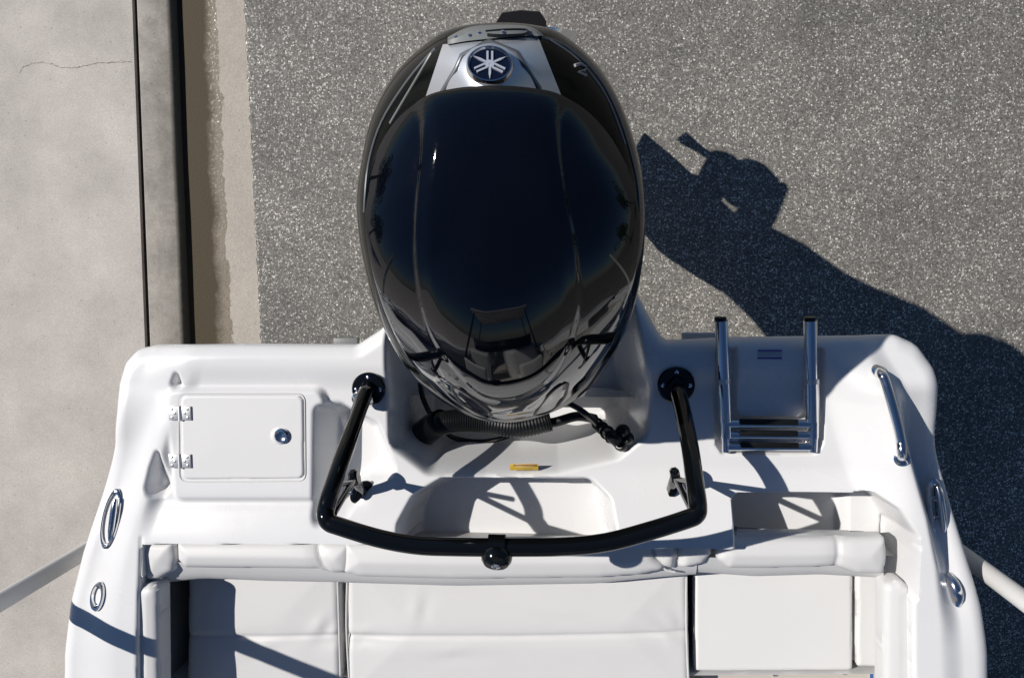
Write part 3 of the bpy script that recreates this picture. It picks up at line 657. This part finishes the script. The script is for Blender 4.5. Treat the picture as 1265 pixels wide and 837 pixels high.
MB().lathe([(0.022, -.004), (0.030, .0), (0.030, .004), (0.022, .012)], P(448, 493, ZD + .052), (P(444, 505, ZD + .11) - P(451, 486, ZD + .06)), n=28).build('collar', M['chrome'], tow)
for fx, fy, ex, ey, tx, ty in ((447, 607, 438, 590, 412, 634), (829, 603, 834, 588, 855, 630)):
    zz = ZD - .004
    fl = MB().lathe([(0.040, 0), (0.040, .006), (0.036, .009), (0.016, .011), (0.014, .04)], P(fx, fy, zz), n=30, sy=0.62).build('foot', M['tube'], tow)
    for s in (-1, 1): MB().lathe([(0.005, .009), (0.005, .011), (0.0005, .013)], P(fx, fy, zz) + np.array((s * .028, 0, 0)), n=10).build('bolt_head', M['chrome'], fl)
    MB().lathe([(0.018, -.012), (0.024, -.006), (0.024, .006), (0.018, .012)], P(ex, ey, zz + .11), (1, .2, 0), n=24).build('swivel', M['tube'], tow)
    MB().tube([P(fx, fy, zz + .02), P((fx + ex) / 2, (fy + ey) / 2, zz + .075), P(ex, ey, zz + .11)], 0.013, 14, smooth=4).build('foot_post', M['tube'], tow)
    MB().tube([P(ex, ey, zz + .11), P(tx, ty, ZA - .03)], 0.009, 14).build('brace', M['tube'], tow)
    MB().tube([P(ex + (2 if fx < 600 else -2), ey + 3, zz + .10), P(tx - (2 if fx < 600 else -2), ty - 34, G + .22)], 0.008, 14).build('brace', M['tube'], tow)
kb = P(614, 684, ZA + .02); ka = Vector((-.02, -.62, .78)).normalized()
kn = MB().lathe([(0.013, -.035), (0.013, -.012), (0.028, -.010), (0.034, -.003), (0.0365, .006), (0.035, .016), (0.029, .025), (0.016, .030), (0.0005, .031)], kb, ka, n=36).build('tow_knob', M['tube'], tow)
MB().lathe([(0.0105, .0295), (0.0105, .033), (0.0075, .034), (0.006, .032), (0.0005, .032)], kb, ka, n=20).build('knob_stud', M['chrome'], kn)
MB().lathe([(0.027, -.02), (0.027, .02)], P(614, 674, ZA + .018), (1, 0, 0), n=28).build('knob_clamp', M['tube'], tow)

# fittings on the gunwales -----------------------------------------------------
def oval(name, px, py, z, a, b, rot, prof, mat, par, nrm=(0, 0, 1)):
    return MB().lathe([(a * r, h) for r, h in prof], P(px, py, z), nrm, n=48, sy=b / a, xdir=(math.cos(rot), math.sin(rot), 0)).build(name, mat, par)
def deck_n(px, py):
    a, b, c, d = on_deck(px - 5, py), on_deck(px + 5, py), on_deck(px, py - 5), on_deck(px, py + 5); n = np.cross(b - a, c - d); n /= np.linalg.norm(n); return tuple(n if n[2] > 0 else -n)
def cleat(px, py, z, rot, nrm):
    c = oval('pull_up_cleat', px, py, z, 0.088, 0.027, rot, [(1.0, -.004), (1.0, .003), (.93, .006), (.84, .005), (.80, -.006), (.3, -.009)], M['chrome'], boat, nrm)
    d = Vector((math.cos(rot), math.sin(rot), 0)); nd = Vector((-d.y, d.x, 0)); o = Vector(P(px, py, z))
    m = MB(); m.tube([o - d * .064 + nd * -.008 + Vector((0, 0, .005)), o - d * .03 + nd * -.010 + Vector((0, 0, .010)), o + d * .03 + nd * -.010 + Vector((0, 0, .010)), o + d * .064 + nd * -.008 + Vector((0, 0, .005))], [0.006, .010, .010, .006], 14, smooth=5)
    m.build('cleat_bar', M['chrome'], c)
    for s in (-1, 1): MB().tube([o + d * s * .028 + nd * -.010 + Vector((0, 0, .01)), o + d * s * .028 + Vector((0, 0, -.006))], .007, 12).build('cleat_post', M['chrome'], c)
    MB().lathe([(.072, -.0075), (.072, -.0045)], o, nrm, n=40, sy=.25, xdir=d).build('cleat_recess', M['navy'], c)
cleat(137.5, 640, on_deck(137.5, 640, .003)[2], math.radians(80), deck_n(137.5, 640)); cleat(1157, 628, on_deck(1157, 628, .014)[2], math.radians(100), (.22, 0, 1))
rp = [(1.0, -.003), (1.0, .003), (.9, .008), (.74, .008), (.66, .002), (.6, -.01), (.2, -.02)]
rz = on_deck(121, 736, .003)[2]; rh = oval('rod_holder', 121, 736, rz, 0.043, 0.022, math.radians(82), rp, M['chrome'], boat, deck_n(121, 736))
MB().lathe([(.025, -.006), (.025, -.0045)], P(121, 736, rz), deck_n(121, 736), n=30, sy=.5, xdir=(.14, .99, 0)).build('rod_holder_throat', M['black'], rh)
oval('vent_cover', 1178, 728, on_deck(1178, 728, .003)[2], 0.046, 0.021, math.radians(100), [(1, -.004), (1, .002), (.86, .008), (.7, .016), (.45, .022), (.2, .0245), (.01, .025)], M['chrome'], boat, deck_n(1178, 728))
gr = MB().tube([P(1085, 459, ZD + .055), P(1089, 463, ZD + .092), P(1093, 470, ZD + .10), P(1102, 500, ZD + .105), P(1110, 530, ZD + .107), P(1113, 545, ZD + .107), P(1114, 560, ZD + .112), P(1114, 566, ZD + .07)], 0.0125, 18, smooth=6).build('grab_rail', M['chrome'], boat)
for a, b in ((1085, 459), (1114, 566)): MB().lathe([(.02, 0), (.02, .004), (.014, .008)], on_deck(a, b, .0), deck_n(a, b), n=22).build('rail_base', M['chrome'], gr)
# step ledge and latch beside the walkthrough
MB().box((P(980, 659.5, ZD - .03)), (0.32, 0.016, 0.05), bev=0.004).build('step_ledge', M['gel2'], boat)
lt = MB().box(P(920, 654, ZD - .05), (0.070, 0.012, 0.012), bev=0.003).build('door_latch', M['grey'], boat)
MB().tube([P(909, 655, ZD - .05), P(909, 651, ZD - .02)], .004, 10).build('latch_pin', M['grey'], lt)
# bracket tabs showing past the transom edge
for a, b in ((428, 424), (866, 418)):
    MB().box(P(a, b, ZD - .12), (0.075 if a < 600 else .11, 0.035, 0.02), bev=0.004).build('trim_tab_bracket', M['grey'] if a < 600 else M['gel2'], boat)

# helm, screen and hardtop forward of the frame (they show mirrored in the cowl) ---
for sx in (-0.48, 0.48):
    MB().box((xc + sx, yE - 0.75, G - .55), (0.55, 0.5, 0.14), bev=0.04).build('helm_seat', M['vinyl'], boat)
    MB().box((xc + sx, yE - 0.48, G - .25), (0.55, 0.12, 0.55), bev=0.05).build('helm_seat_back', M['vinyl'], boat)
    MB().box((xc + sx, yE - 0.75, G - .74), (0.3, 0.3, 0.26), bev=0.03).build('helm_seat_base', M['gel2'], boat)
    MB().box((xc + sx * 1.15, yE - 1.6, G - .35), (0.72, 0.45, 1.0), bev=0.06).build('console', M['gel'], boat)
wsM = Matrix.Rotation(math.radians(-35), 3, 'X')
MB().box((xc, yE - 1.85, G + .33), (1.9, 0.012, 0.52), M=wsM, bev=0.004).build('windscreen', M['glassd'], boat)
top = MB().box((xc, yE - 1.45, G + 1.28), (1.45, 1.7, 0.06), bev=0.025).build('hardtop', M['gel'], boat)
for sx in (-0.66, 0.66):
    for yy in (-0.75, -2.0): MB().tube([(xc + sx * 1.25, yE + yy, G - .05), (xc + sx, yE + yy * 0.95 - .08, G + 1.27)], .024, 14).build('hardtop_leg', M['tube'], boat)

# blue rope stowed by the right-hand panel (a thing of its own)
m = MB()
for k in range(5):
    a = P(1077 + 3.2 * k, 824, ZS - .10); b = P(1077 + 3.2 * k, 870, ZS - .10)
    m.tube([a, (a + b) / 2 + np.array((0, 0, .004)), b], 0.0062, 8, smooth=3)
tag(m.build('rope', M['blue']), 'blue rope lying in the footwell beside the white side panel', 'rope')

# ================================================================ outboard motor
motor = empty('outboard_motor', (*P(615, 300, 1.6)[:2], 0.6))
tag(motor, 'glossy black outboard motor with silver emblem panel, tilted on the transom', 'outboard motor')
class Dome:
    """a shell over a plan outline; p, q and za may differ between front (first), sides (second) and rear (third)"""
    def __init__(s, ring, apex, za, p, q, k=8):
        tri = lambda v: v if hasattr(v, '__len__') else (v, v, v)
        s.za, s.p, s.q = tri(za), tri(p), tri(q)
        pts = np.array([P(a, b, z) for a, b, z in ring]); s.R = closed_smooth(pts, k); s.A = P(*apex, s.za[1])
        v = s.R[:, :2] - s.A[:2]; s.phi = np.arctan2(v[:, 1], v[:, 0]); s.rad = np.hypot(v[:, 0], v[:, 1])
        o = np.argsort(s.phi); s.ph, s.rd, s.zb = s.phi[o], s.rad[o], s.R[:, 2][o]
    def mixv(s, v, ph):
        f = np.clip(-np.sin(ph), 0, 1) ** 1.8; r = np.clip(np.sin(ph), 0, 1) ** 1.5
        return v[1] + (v[0] - v[1]) * f + (v[2] - v[1]) * r
    def prof(s, ph, zb, rho):
        return zb + (s.mixv(s.za, ph) - zb) * np.clip(1 - rho ** s.mixv(s.p, ph), 0, 1) ** s.mixv(s.q, ph)
    def z(s, X, Y):
        ph = np.arctan2(Y - s.A[1], X - s.A[0]); r = np.hypot(X - s.A[0], Y - s.A[1])
        rad = np.interp(ph, s.ph, s.rd, period=2 * math.pi); zb = np.interp(ph, s.ph, s.zb, period=2 * math.pi)
        return s.prof(ph, zb, np.clip(r / rad, 0, 1))
    def mesh(s, name, mat, parent, nr=70, disp=None, tuck=(), angle=60):
        n = len(s.R); rings = []
        ts = 1 - (1 - np.linspace(0, 1, nr + 1)[1:]) ** 1.9
        for t in ts:
            xy = s.A[:2] + (s.R[:, :2] - s.A[:2]) * t; z = s.prof(s.phi, s.R[:, 2], t)
            p = np.column_stack((xy, z))
            if disp is not None: p[:, 2] += disp(p)
            rings.append(p)
        last = rings[-1]; 
        for f, dz in tuck:
            q = last.copy(); q[:, :2] = s.A[:2] * 0 + last[:, :2].mean(0) + (last[:, :2] - last[:, :2].mean(0)) * f; q[:, 2] += dz; rings.append(q)
        m = MB(); m.rings([list(map(tuple, r)) for r in rings], cap0=False, cap1=True)
        m.v.append((s.A[0], s.A[1], s.A[2] + (float(disp(s.A[None, :])[0]) if disp is not None else 0))); c = len(m.v) - 1
        m.f += [((k + 1) % n, k, c) for k in range(n)]
        return m.build(name, mat, parent, angle)
UP = 0.14
shell_ring = [(615, 36, 2.20), (664, 38, 2.20), (700, 50, 2.18), (745, 92, 2.13), (779, 160, 2.08), (796, 240, 2.05), (794, 320, 2.02), (780, 390, 1.98), (752, 448, 1.94), (718, 488, 1.91), (666, 513, 1.88),
              (615, 519, 1.87), (565, 503, 1.88), (512, 461, 1.91), (472, 392, 1.96), (451, 320, 2.01), (443, 260, 2.05), (447, 210, 2.07), (461, 150, 2.10), (493, 95, 2.14), (540, 54, 2.18), (572, 40, 2.20)]
shell = Dome([(a, b, z + UP) for a, b, z in shell_ring], (615, 210), (2.12 + UP, 2.22 + UP, 2.455 + UP), (8, 5, 4.0), (.6, .6, 0.62))
sh = shell.mesh('lower_cowl', M['shell'], motor, tuck=((1.0, -.02), (.985, -.06), (.93, -.14), (.80, -.20), (.55, -.22)))
cover_ring = [(610, 107, 2.49), (650, 109, 2.488), (690, 117, 2.478), (726, 138, 2.46), (756, 172, 2.445), (778, 215, 2.445), (790, 265, 2.435), (788, 320, 2.40), (775, 375, 2.325), (753, 430, 2.17), (722, 475, 2.02), (688, 503, 1.94), (652, 514, 1.90),
              (613, 517, 1.90), (575, 506, 1.92), (540, 481, 2.0), (506, 444, 2.13), (479, 394, 2.31), (460, 335, 2.41), (451, 275, 2.45), (454, 225, 2.455), (468, 182, 2.46), (491, 147, 2.468), (525, 121, 2.48), (565, 110, 2.488)]
cover = Dome([(a, b, z + UP) for a, b, z in cover_ring], (612, 200), 2.525 + UP, (2.35, 3.0, 3.0), (.72, 1.0, 1.0))
PLAT = np.array([(527, 100), (521, 150), (520, 190), (513, 260), (513, 330), (525, 395), (548, 440), (585, 480), (612, 492), (645, 490), (682, 465), (706, 420), (716, 370), (711, 300), (699, 240), (692, 190), (690, 150), (688, 100)], float)
FACL = np.array([(540, 473), (552, 470), (592, 497), (606, 506), (594, 512), (560, 494)], float); FACR = np.array([(700, 472), (688, 474), (668, 492), (652, 505), (664, 512), (694, 500)], float)
OUTR = np.array([(486, 150), (478, 200), (474, 270), (480, 340), (497, 395), (526, 440), (570, 490), (612, 508), (660, 506), (708, 470), (740, 420), (757, 370), (764, 300), (758, 230), (745, 170), (700, 100), (530, 100)], float)
def cover_disp(p):
    q = PX(p); x, y = q[:, 0], q[:, 1]
    f = sdf(x, y, closed_smooth(PLAT, 4))[0]; o = sdf(x, y, closed_smooth(OUTR, 4))[0]
    d = 0.0045 * sstep(-f, -2.5, 3.5) + 0.004 * sstep(-f, -2.0, 22.0) 
    for fc in (FACL, FACR): d -= 0.010 * sstep(-sdf(x, y, fc)[0], -1, 3)
    return d
cv = cover.mesh('top_cowl', M['cowl'], motor, nr=130, disp=cover_disp, tuck=((1.0, -.004), (.998, -.012), (.990, -.035), (.975, -.07)))
# two slanted vents low on the front face
cvv = np.array([v.co for v in cv.data.vertices]) + np.array(worldloc(cv)); cvp = PX(cvv)
def oncover(px, py, off):
    d = np.hypot(cvp[:, 0] - px, cvp[:, 1] - py); k = np.where(d < d.min() + 2.5)[0]; w = np.exp(-(d[k] / 1.2) ** 2)
    top = cvv[k, 2].max(); w = w * (cvv[k, 2] > top - 0.06) + 1e-9
    p = (cvv[k] * w[:, None]).sum(0) / w.sum(); c = np.array((0, 0, CAMZ)) - p; c[2] = 0.35; return p + off * c / np.linalg.norm(c)
for lp in ([(557, 480), (566, 478), (580, 487), (606, 510), (604, 514), (586, 508), (566, 494), (557, 480)], [(702, 474), (694, 474), (680, 486), (660, 510), (663, 514), (682, 506), (698, 490), (702, 474)]):
    MB().tube([oncover(x, y, .001) for x, y in lp], .0036, 8, smooth=4).build('front_vent', M['black'], motor)
# emblem panel and its raised frame
def onshell(px, py, off):
    p = P(px, py, 2.33 + UP)
    for _ in range(12):
        z = float(shell.z(np.array([p[0]]), np.array([p[1]]))[0]); p = P(px, py, z + off)
    return p
def patch(name, quad, off, mat, parent, n=24, thick=.01):
    a, b, c, d = [np.array(q, float) for q in quad]; rows = []
    for j in range(n):
        v = j / (n - 1); l = a * (1 - v) + d * v; r = b * (1 - v) + c * v
        rows.append([onshell(*(l * (1 - u) + r * u), off) for u in np.linspace(0, 1, n)])
    m = MB(); m.rings(rows, close=False, cap0=False, cap1=False)
    ids = [k for k in range(n)] + [n * k + n - 1 for k in range(1, n)] + [n * (n - 1) + k for k in range(n - 2, -1, -1)] + [n * k for k in range(n - 2, 0, -1)]
    base = len(m.v); m.v += [(m.v[i][0], m.v[i][1], m.v[i][2] - thick) for i in ids]; L_ = len(ids)
    m.f += [(ids[k], ids[(k + 1) % L_], base + (k + 1) % L_, base + k) for k in range(L_)]
    return m.build(name, mat, parent)
panel = patch('emblem_panel', [(524, 125), (693, 117), (664, 44), (547, 55)], 0.008, M['silver'], motor)
fr = [(547, 115), (565, 85), (571, 70), (604, 52), (637, 66), (646, 80), (666, 111)]
rows = []
for i, (x, y) in enumerate(fr):
    rows.append((x, y))
m = MB()
m.tube([onshell(x, y, .0085) for x, y in catmull([Vector((x, y, 0)) for x, y in fr], 1)[0] for x, y in [(x, y)]] if False else [onshell(x, y, .0052) for x, y in fr], 0.0062, 12)
m.build('panel_groove', M['silver_dark'], panel)
# emblem: chrome ring, dark disc, three crossed tuning forks
ec = onshell(605, 82, .009); e1 = onshell(617, 82, .009) - onshell(593, 82, .009); e2 = onshell(605, 72, .009) - onshell(605, 92, .009)
en = Vector(np.cross(e1, e2)).normalized(); eu = Vector(e2); eu = (eu - en * eu.dot(en)).normalized(); er = eu.cross(en)
ER = 0.0395; eo = Vector(ec) + en * .002
emb = MB().lathe([(ER, -.006), (ER, .004), (ER * .95, .0075), (ER * .90, .0075), (ER * .86, .004), (ER * .84, .003)], eo, en, n=56, sy=0.88, xdir=er).build('emblem', M['chrome'], motor)
MB().lathe([(ER * .85, .0), (ER * .85, .0035)], eo, en, n=48, sy=0.88, xdir=er).build('emblem_disc', M['navy'], emb)
def flat(pts2, h0, h1):
    m = MB(); n = len(pts2); lo = [eo + er * a + eu * (b * .88) + en * h0 for a, b in pts2]; hi = [eo + er * a + eu * (b * .88) + en * h1 for a, b in pts2]
    return m.add(lo + hi, [tuple(range(n, 2 * n))] + [(k, (k + 1) % n, n + (k + 1) % n, n + k) for k in range(n)])
def rotp(pts, a): c, s = math.cos(a), math.sin(a); return [(x * c - y * s, x * s + y * c) for x, y in pts]
for k in range(3):
    a = k * 2 * math.pi / 3; R_ = ER * .80; w = R_ * .055; g = R_ * .125
    m = MB()
    shapes = [[(-w, 0), (-w * 1.2, -R_ * .62), (0, -R_), (w * 1.2, -R_ * .62), (w, 0)]]
    for s in (-1, 1): shapes.append([(s * (g - w), R_ * .22), (s * (g + w), R_ * .22), (s * (g + w), R_ * .86), (s * (g - w), R_ * .86)])
    shapes.append([(-g - w, R_ * .22), (-g * .6, R_ * .08), (g * .6, R_ * .08), (g + w, R_ * .22), (g - w, R_ * .25), (-g + w, R_ * .25)])
    for sh_ in shapes:
        f = flat(rotp(sh_, a), .0034, .0062 + .0003 * k); m.add(f.v, f.f)
    m.build('emblem_fork', M['emb'], emb)
for rr_ in (ER * .70,):
    m = MB()
    arc = [(rr_ * math.cos(t), rr_ * math.sin(t)) for t in np.linspace(math.radians(195), math.radians(345), 24)]; arc2 = [(x * .9, y * .9) for x, y in arc[::-1]]
# grey rear air intake and its bolts
outer = [(553, 46), (575, 35), (600, 31), (640, 31), (660, 35), (672, 44)]; inner = [(553, 55), (576, 51), (604, 48), (640, 45), (656, 44), (664, 45)]
def band(px, off): return [tuple(onshell(p.x, p.y, off)) for p in catmull([Vector((a, b, 0)) for a, b in px], 6)[0]]
mid = [((a + c) / 2, (b + d) / 2) for (a, b), (c, d) in zip(outer, inner)]
intake = MB().rings([band(outer, -.03), band(outer, .008), band(mid, .020), band(inner, .014), band(inner, -.01)], close=False, cap0=False, cap1=False).build('rear_intake', M['grey'], motor)
for a, b in ((563, 46), (592, 41), (621, 40), (652, 39), (580, 44)):
    MB().lathe([(.0036, 0), (.0036, .0015), (.0005, .003)], onshell(a, b, .019), (0, .5, 1), n=10).build('bolt_head', M['chrome'], intake)
MB().tube([tuple(onshell(x, y, .020)) for x, y in ((600, 39), (625, 37), (648, 37), (652, 40), (645, 43), (620, 44), (602, 43))], .0024, 8, smooth=4).build('intake_rim', M['black'], intake)
# side edge highlights, put in as thin grey tubes
def line_on(px, off, r, mat, name='edge_highlight'):
    pts = catmull([Vector((a, b, 0)) for a, b in px], 5)[0]
    return MB().tube([onshell(p.x, p.y, off) for p in pts], r, 8).build(name, mat, motor)
line_on([(668, 46), (700, 58), (738, 94), (766, 148), (785, 215), (790, 262)], .000, .0030, M['silver_dark'])
line_on([(676, 48), (712, 72), (748, 118), (772, 178)], .000, .0026, M['grey'])
line_on([(538, 60), (505, 98), (472, 150), (455, 205), (450, 262)], .000, .0030, M['silver_dark'])
line_on([(533, 66), (508, 108), (482, 152)], .000, .0026, M['grey'])
for nm, quad in (('side_panel', [(700, 112), (768, 196), (778, 170), (690, 62)]), ('side_panel', [(516, 118), (468, 176), (466, 150), (534, 64)])):
    pass
dm = MB()
dg = [(710, 81), (717, 79), (724, 83), (722, 87), (714, 89), (724, 93)]
dm.tube([onshell(x, y, .003) for x, y in dg], .0032, 6); dm.build('side_number', M['decalgrey'], motor)
# midsection, gearcase, propeller --------------------------------------------------
TL = math.radians(25); xm = float(P(617, 300, 2.1)[0])
def E(x, a, b):
    """motor frame: a aft along the plate, b down the leg from the swivel head"""
    o = np.array((xm, 0.13, 1.63)); aft = np.array((0, math.cos(TL), math.sin(TL))); dn = np.array((0, math.sin(TL), -math.cos(TL)))
    return o + np.array((x, 0, 0)) + aft * a + dn * b
def sect(b, a0, a1, w, n=20):
    c, h = (a0 + a1) / 2, (a1 - a0) / 2; return [tuple(E(w * math.sin(t) * abs(math.sin(t)) ** -.2 if abs(math.sin(t)) > 1e-6 else 0, c + h * math.cos(t), b)) for t in np.linspace(0, 2 * math.pi, n, endpoint=False)]
MB().rings([sect(-.52, -.22, .44, .17), sect(-.40, -.24, .54, .16), sect(-.18, -.26, .50, .15), sect(.05, -.26, .40, .12), sect(.18, -.22, .36, .085), sect(.40, -.18, .33, .06), sect(.60, -.18, .26, .045)]).build('midsection', M['shell'], motor)
MB().rings([sect(.60, -.19, .25, .05), sect(.72, -.22, .20, .03), sect(.86, -.25, .20, .045), sect(.94, -.26, .20, .025), sect(1.06, -.24, .20, .014), sect(1.24, .00, .19, .008)]).build('gearcase', M['shell'], motor)
m = MB(); plate = [(-.14, -.02), (-.05, -.08), (.25, -.10), (.44, -.082), (.468, -.062), (.474, .0), (.468, .062), (.44, .082), (.25, .10), (-.05, .08), (-.14, .02)]
m.rings([[tuple(E(x, a, .615)) for a, x in plate], [tuple(E(x, a, .632)) for a, x in plate]]).build('anti_ventilation_plate', M['black'], motor)
tp = [(-.20, .006), (-.14, .03), (0, .052), (.18, .055), (.22, .052)]
MB().rings([[tuple(E(r * math.cos(t), a, .86 + r * math.sin(t))) for t in np.linspace(0, 2 * math.pi, 20, endpoint=False)] for a, r in tp]).build('torpedo', M['shell'], motor)
pr = MB().rings([[tuple(E(r * math.cos(t), a, .86 + r * math.sin(t))) for t in np.linspace(0, 2 * math.pi, 20, endpoint=False)] for a, r in ((.222, .06), (.30, .062), (.39, .06), (.40, .03))]).build('propeller_hub', M['chrome'], motor)
for k in range(3):
    a = k * 2 * math.pi / 3 + 1.3; V = []; Fc = []
    for i in range(8):
        r = .045 + .165 * i / 7; wd = .5 + .28 * math.sin(math.pi * min(1, i / 7 * .9 + .1)); wd *= (1 if i < 7 else .5)
        for s, th in ((-1, -.004), (0, -.004), (1, -.004), (1, .004), (0, .004), (-1, .004)):
            t = a + s * wd * 1.25; V.append(tuple(E(r * math.cos(t), .305 + s * .078 * (1 - .35 * i / 7) + th, .86 + r * math.sin(t))))
    MB().rings([V[6 * i:6 * i + 6] for i in range(8)]).build('propeller_blade', M['chrome'], pr)
# transom bracket and tilt ram (under the cowl)
for s in (-1, 1): MB().box((xm + s * .13, -0.10, 1.50), (0.05, 0.30, 0.46), bev=.02).build('clamp_bracket', M['shell'], motor)
MB().box((xm, 0.02, 1.50), (0.22, 0.22, 0.34), M=Matrix.Rotation(-TL, 3, 'X'), bev=.03).build('swivel_bracket', M['shell'], motor)
# rigging: corrugated hose, cables, steering boot
def hose(px, r, ribs, name, mat, par=motor, n=18):
    pts = [Vector(P(*p)) for p in px]; pc, _ = catmull(pts, 22 if ribs else 12); 
    rad = [r * (1 + (0.05 if i % 2 else -0.04)) if ribs else r for i in range(len(pc))]
    return MB().tube(pc, rad, n).build(name, mat, par)
ZW = ZD - 0.30
hose([(519, 540, ZW + .10), (528, 531, ZW + .15), (545, 523, ZW + .20), (572, 519, ZW + .22), (600, 521, ZW + .22), (640, 526, ZW + .21), (680, 518, ZW + .2)], 0.033, True, 'rigging_hose', M['rubber'])
boot = MB().tube([P(516, 543, ZW + .075), P(523, 536, ZW + .12), P(535, 526, ZW + .17), P(546, 520, ZW + .20)], [0.040, .042, .040, .037], 24, smooth=6).build('hose_elbow', M['tube'], motor)
MB().lathe([(.044, -.006), (.044, .008), (.037, .012)], P(518, 542, ZW + .075), P(523, 536, ZW + .12) - P(514, 546, ZW + .06), n=32).build('hose_flange', M['rubber'], boot)
hose([(519, 472, ZW + .18), (522, 490, ZW + .14), (530, 508, ZW + .16), (536, 516, ZW + .2)], .008, False, 'cable', M['rubber'])
hose([(545, 527, ZW + .10), (560, 540, ZW + .06), (590, 545, ZW + .05), (620, 541, ZW + .07), (660, 526, ZW + .14), (700, 515, ZW + .20)], .0075, False, 'cable', M['rubber'])
hose([(640, 522, ZW + .2), (680, 522, ZW + .20), (712, 514, ZW + .2), (735, 517, ZW + .16)], .014, False, 'cable', M['rubber'])
def dk(x, y, dz): return (x, y, float(on_deck(x, y, dz)[2]))
sb_px = [(700, 497, ZW + .30), (714, 504, ZW + .29), (726, 513, ZW + .27), dk(740, 525, .045), dk(752, 536, .03), dk(764, 546, .025)]
MB().tube([P(*p) for p in sb_px], [.0075, .008, .009, .012, .015, .017], 16, smooth=10).build('steering_cable', M['rubber'], motor)
for i_, (a, b) in enumerate(((738, 523), (744, 528.5), (750, 534), (756, 539))):
    q0, q1 = P(*dk(a - 3, b - 3, .038)), P(*dk(a + 3, b + 3, .034)); MB().lathe([(.014, -.004), (.0185 + .001 * i_, 0), (.014, .004)], (q0 + q1) / 2, q1 - q0, n=20).build('boot_rib', M['rubber'], motor)
for a, b in ((768, 549), (775, 541), (770, 532)):
    MB().lathe([(.017, -.01), (.019, 0), (.018, .014), (.012, .022)], on_deck(a, b, .004), (-.4, .3, 1), n=22).build('cable_gland', M['rubber'], motor)

# ================================================================ trailer
tr = empty('boat_trailer', (xc, -2.2, 0.3)); tag(tr, 'trailer under the boat with tall white guide posts beside both gunwales', 'trailer')
for (px, py, zc, top_z) in ((101, 683, 1.52, 2.9), (1199, 692, 1.58, 2.75)):
    b = P(px, py, zc); MB().tube([(b[0], b[1], 0.42), (b[0], b[1], top_z)], 0.0265, 24).build('guide_post', M['pvc'], tr)
    MB().tube([(b[0], b[1], 0.43), (xc + .5 * (1 if b[0] > xc else -1), b[1], 0.43)], 0.03, 12).build('post_arm', M['galv'], tr)
for s in (-1, 1):
    MB().box((xc + s * .55, -2.6, 0.40), (0.08, 4.2, 0.12), bev=.008).build('frame_rail', M['galv'], tr)
    MB().box((xc + s * .45, -2.2, 0.66), (0.10, 2.6, 0.09), bev=.02).build('bunk', M['carpet'], tr)
    w = MB().lathe([(.2, -.1), (.30, -.1), (.325, -.07), (.33, 0), (.325, .07), (.30, .1), (.2, .1)], (xc + s * .82, -2.5, 0.345), (1, 0, 0), n=40).build('wheel', M['rubber'], tr)
    MB().lathe([(.19, -.09), (.19, .09), (.1, .10), (.05, .105)], (xc + s * .82, -2.5, 0.345), (s, 0, 0), n=32).build('rim', M['galv'], w)
MB().tube([(xc - .8, -2.5, .345), (xc + .8, -2.5, .345)], .03, 12).build('axle', M['galv'], tr)
for y in (-0.7, -1.6, -4.2): MB().box((xc, y, .40), (1.1, .08, .1), bev=.008).build('crossbar', M['galv'], tr)

# ================================================================ street trees (they show mirrored along the cowl sides)
def crown(seed, R, H):
    r = np.random.default_rng(seed); V = []; Fc = []
    cl = [(r.normal(0, R * .45), r.normal(0, R * .45), H + r.normal(0, R * .38)) for _ in range(26)]
    for cx_, cy_, cz_ in cl:
        rad = R * r.uniform(.28, .48)
        for _ in range(130):
            d = r.normal(size=3); d /= np.linalg.norm(d); c = np.array((cx_, cy_, cz_)) + d * rad * r.uniform(.6, 1.05)
            u = r.normal(size=3); u /= np.linalg.norm(u); v = np.cross(u, r.normal(size=3)); v /= np.linalg.norm(v); s = r.uniform(.10, .2)
            n0 = len(V); V += [tuple(c - u * s), tuple(c + v * s * .5), tuple(c + u * s), tuple(c - v * s * .5)]; Fc.append((n0, n0 + 1, n0 + 2, n0 + 3))
    return V, Fc
spots = [(-16, 4.0, 'left flank abeam'), (-17.5, -4, 'left flank toward the bow'), (17, 1.5, 'right flank abeam'), (18, -7, 'right flank toward the bow')]
first = None
for i, (x, y, w_) in enumerate(spots):
    if first is None:
        t = empty('tree', (x, y, 0.1)); V, Fc = crown(3, 2.4, 4.6)
        c = mk('crown', [(a + x, b + y, c_) for a, b, c_ in V], Fc, M['leaf'], t, False)
        k = MB(); k.tube([(x, y, 0), (x + .05, y, 1.4), (x, y + .1, 2.8), (x + .1, y, 4.2)], [.22, .17, .13, .05], 12, smooth=4)
        for dx, dy in ((1.1, .5), (-1.0, .6), (.2, -1.2)): k.tube([(x, y, 2.3), (x + dx * .5, y + dy * .5, 3.4), (x + dx, y + dy, 4.4)], [.09, .06, .02], 8, smooth=3)
        tk = k.build('trunk', M['bark'], t); first = t
    else:
        t = first.copy(); COL.objects.link(t); t.location = (x, y, 0.1); t.rotation_euler = (0, 0, i * 1.3)
        for ch in (c, tk): d = ch.copy(); COL.objects.link(d); d.parent = t
    tag(t, 'leafy street tree mirrored darkly in the motor cowl, ' + w_, 'tree', 'street trees mirrored in the cowl')
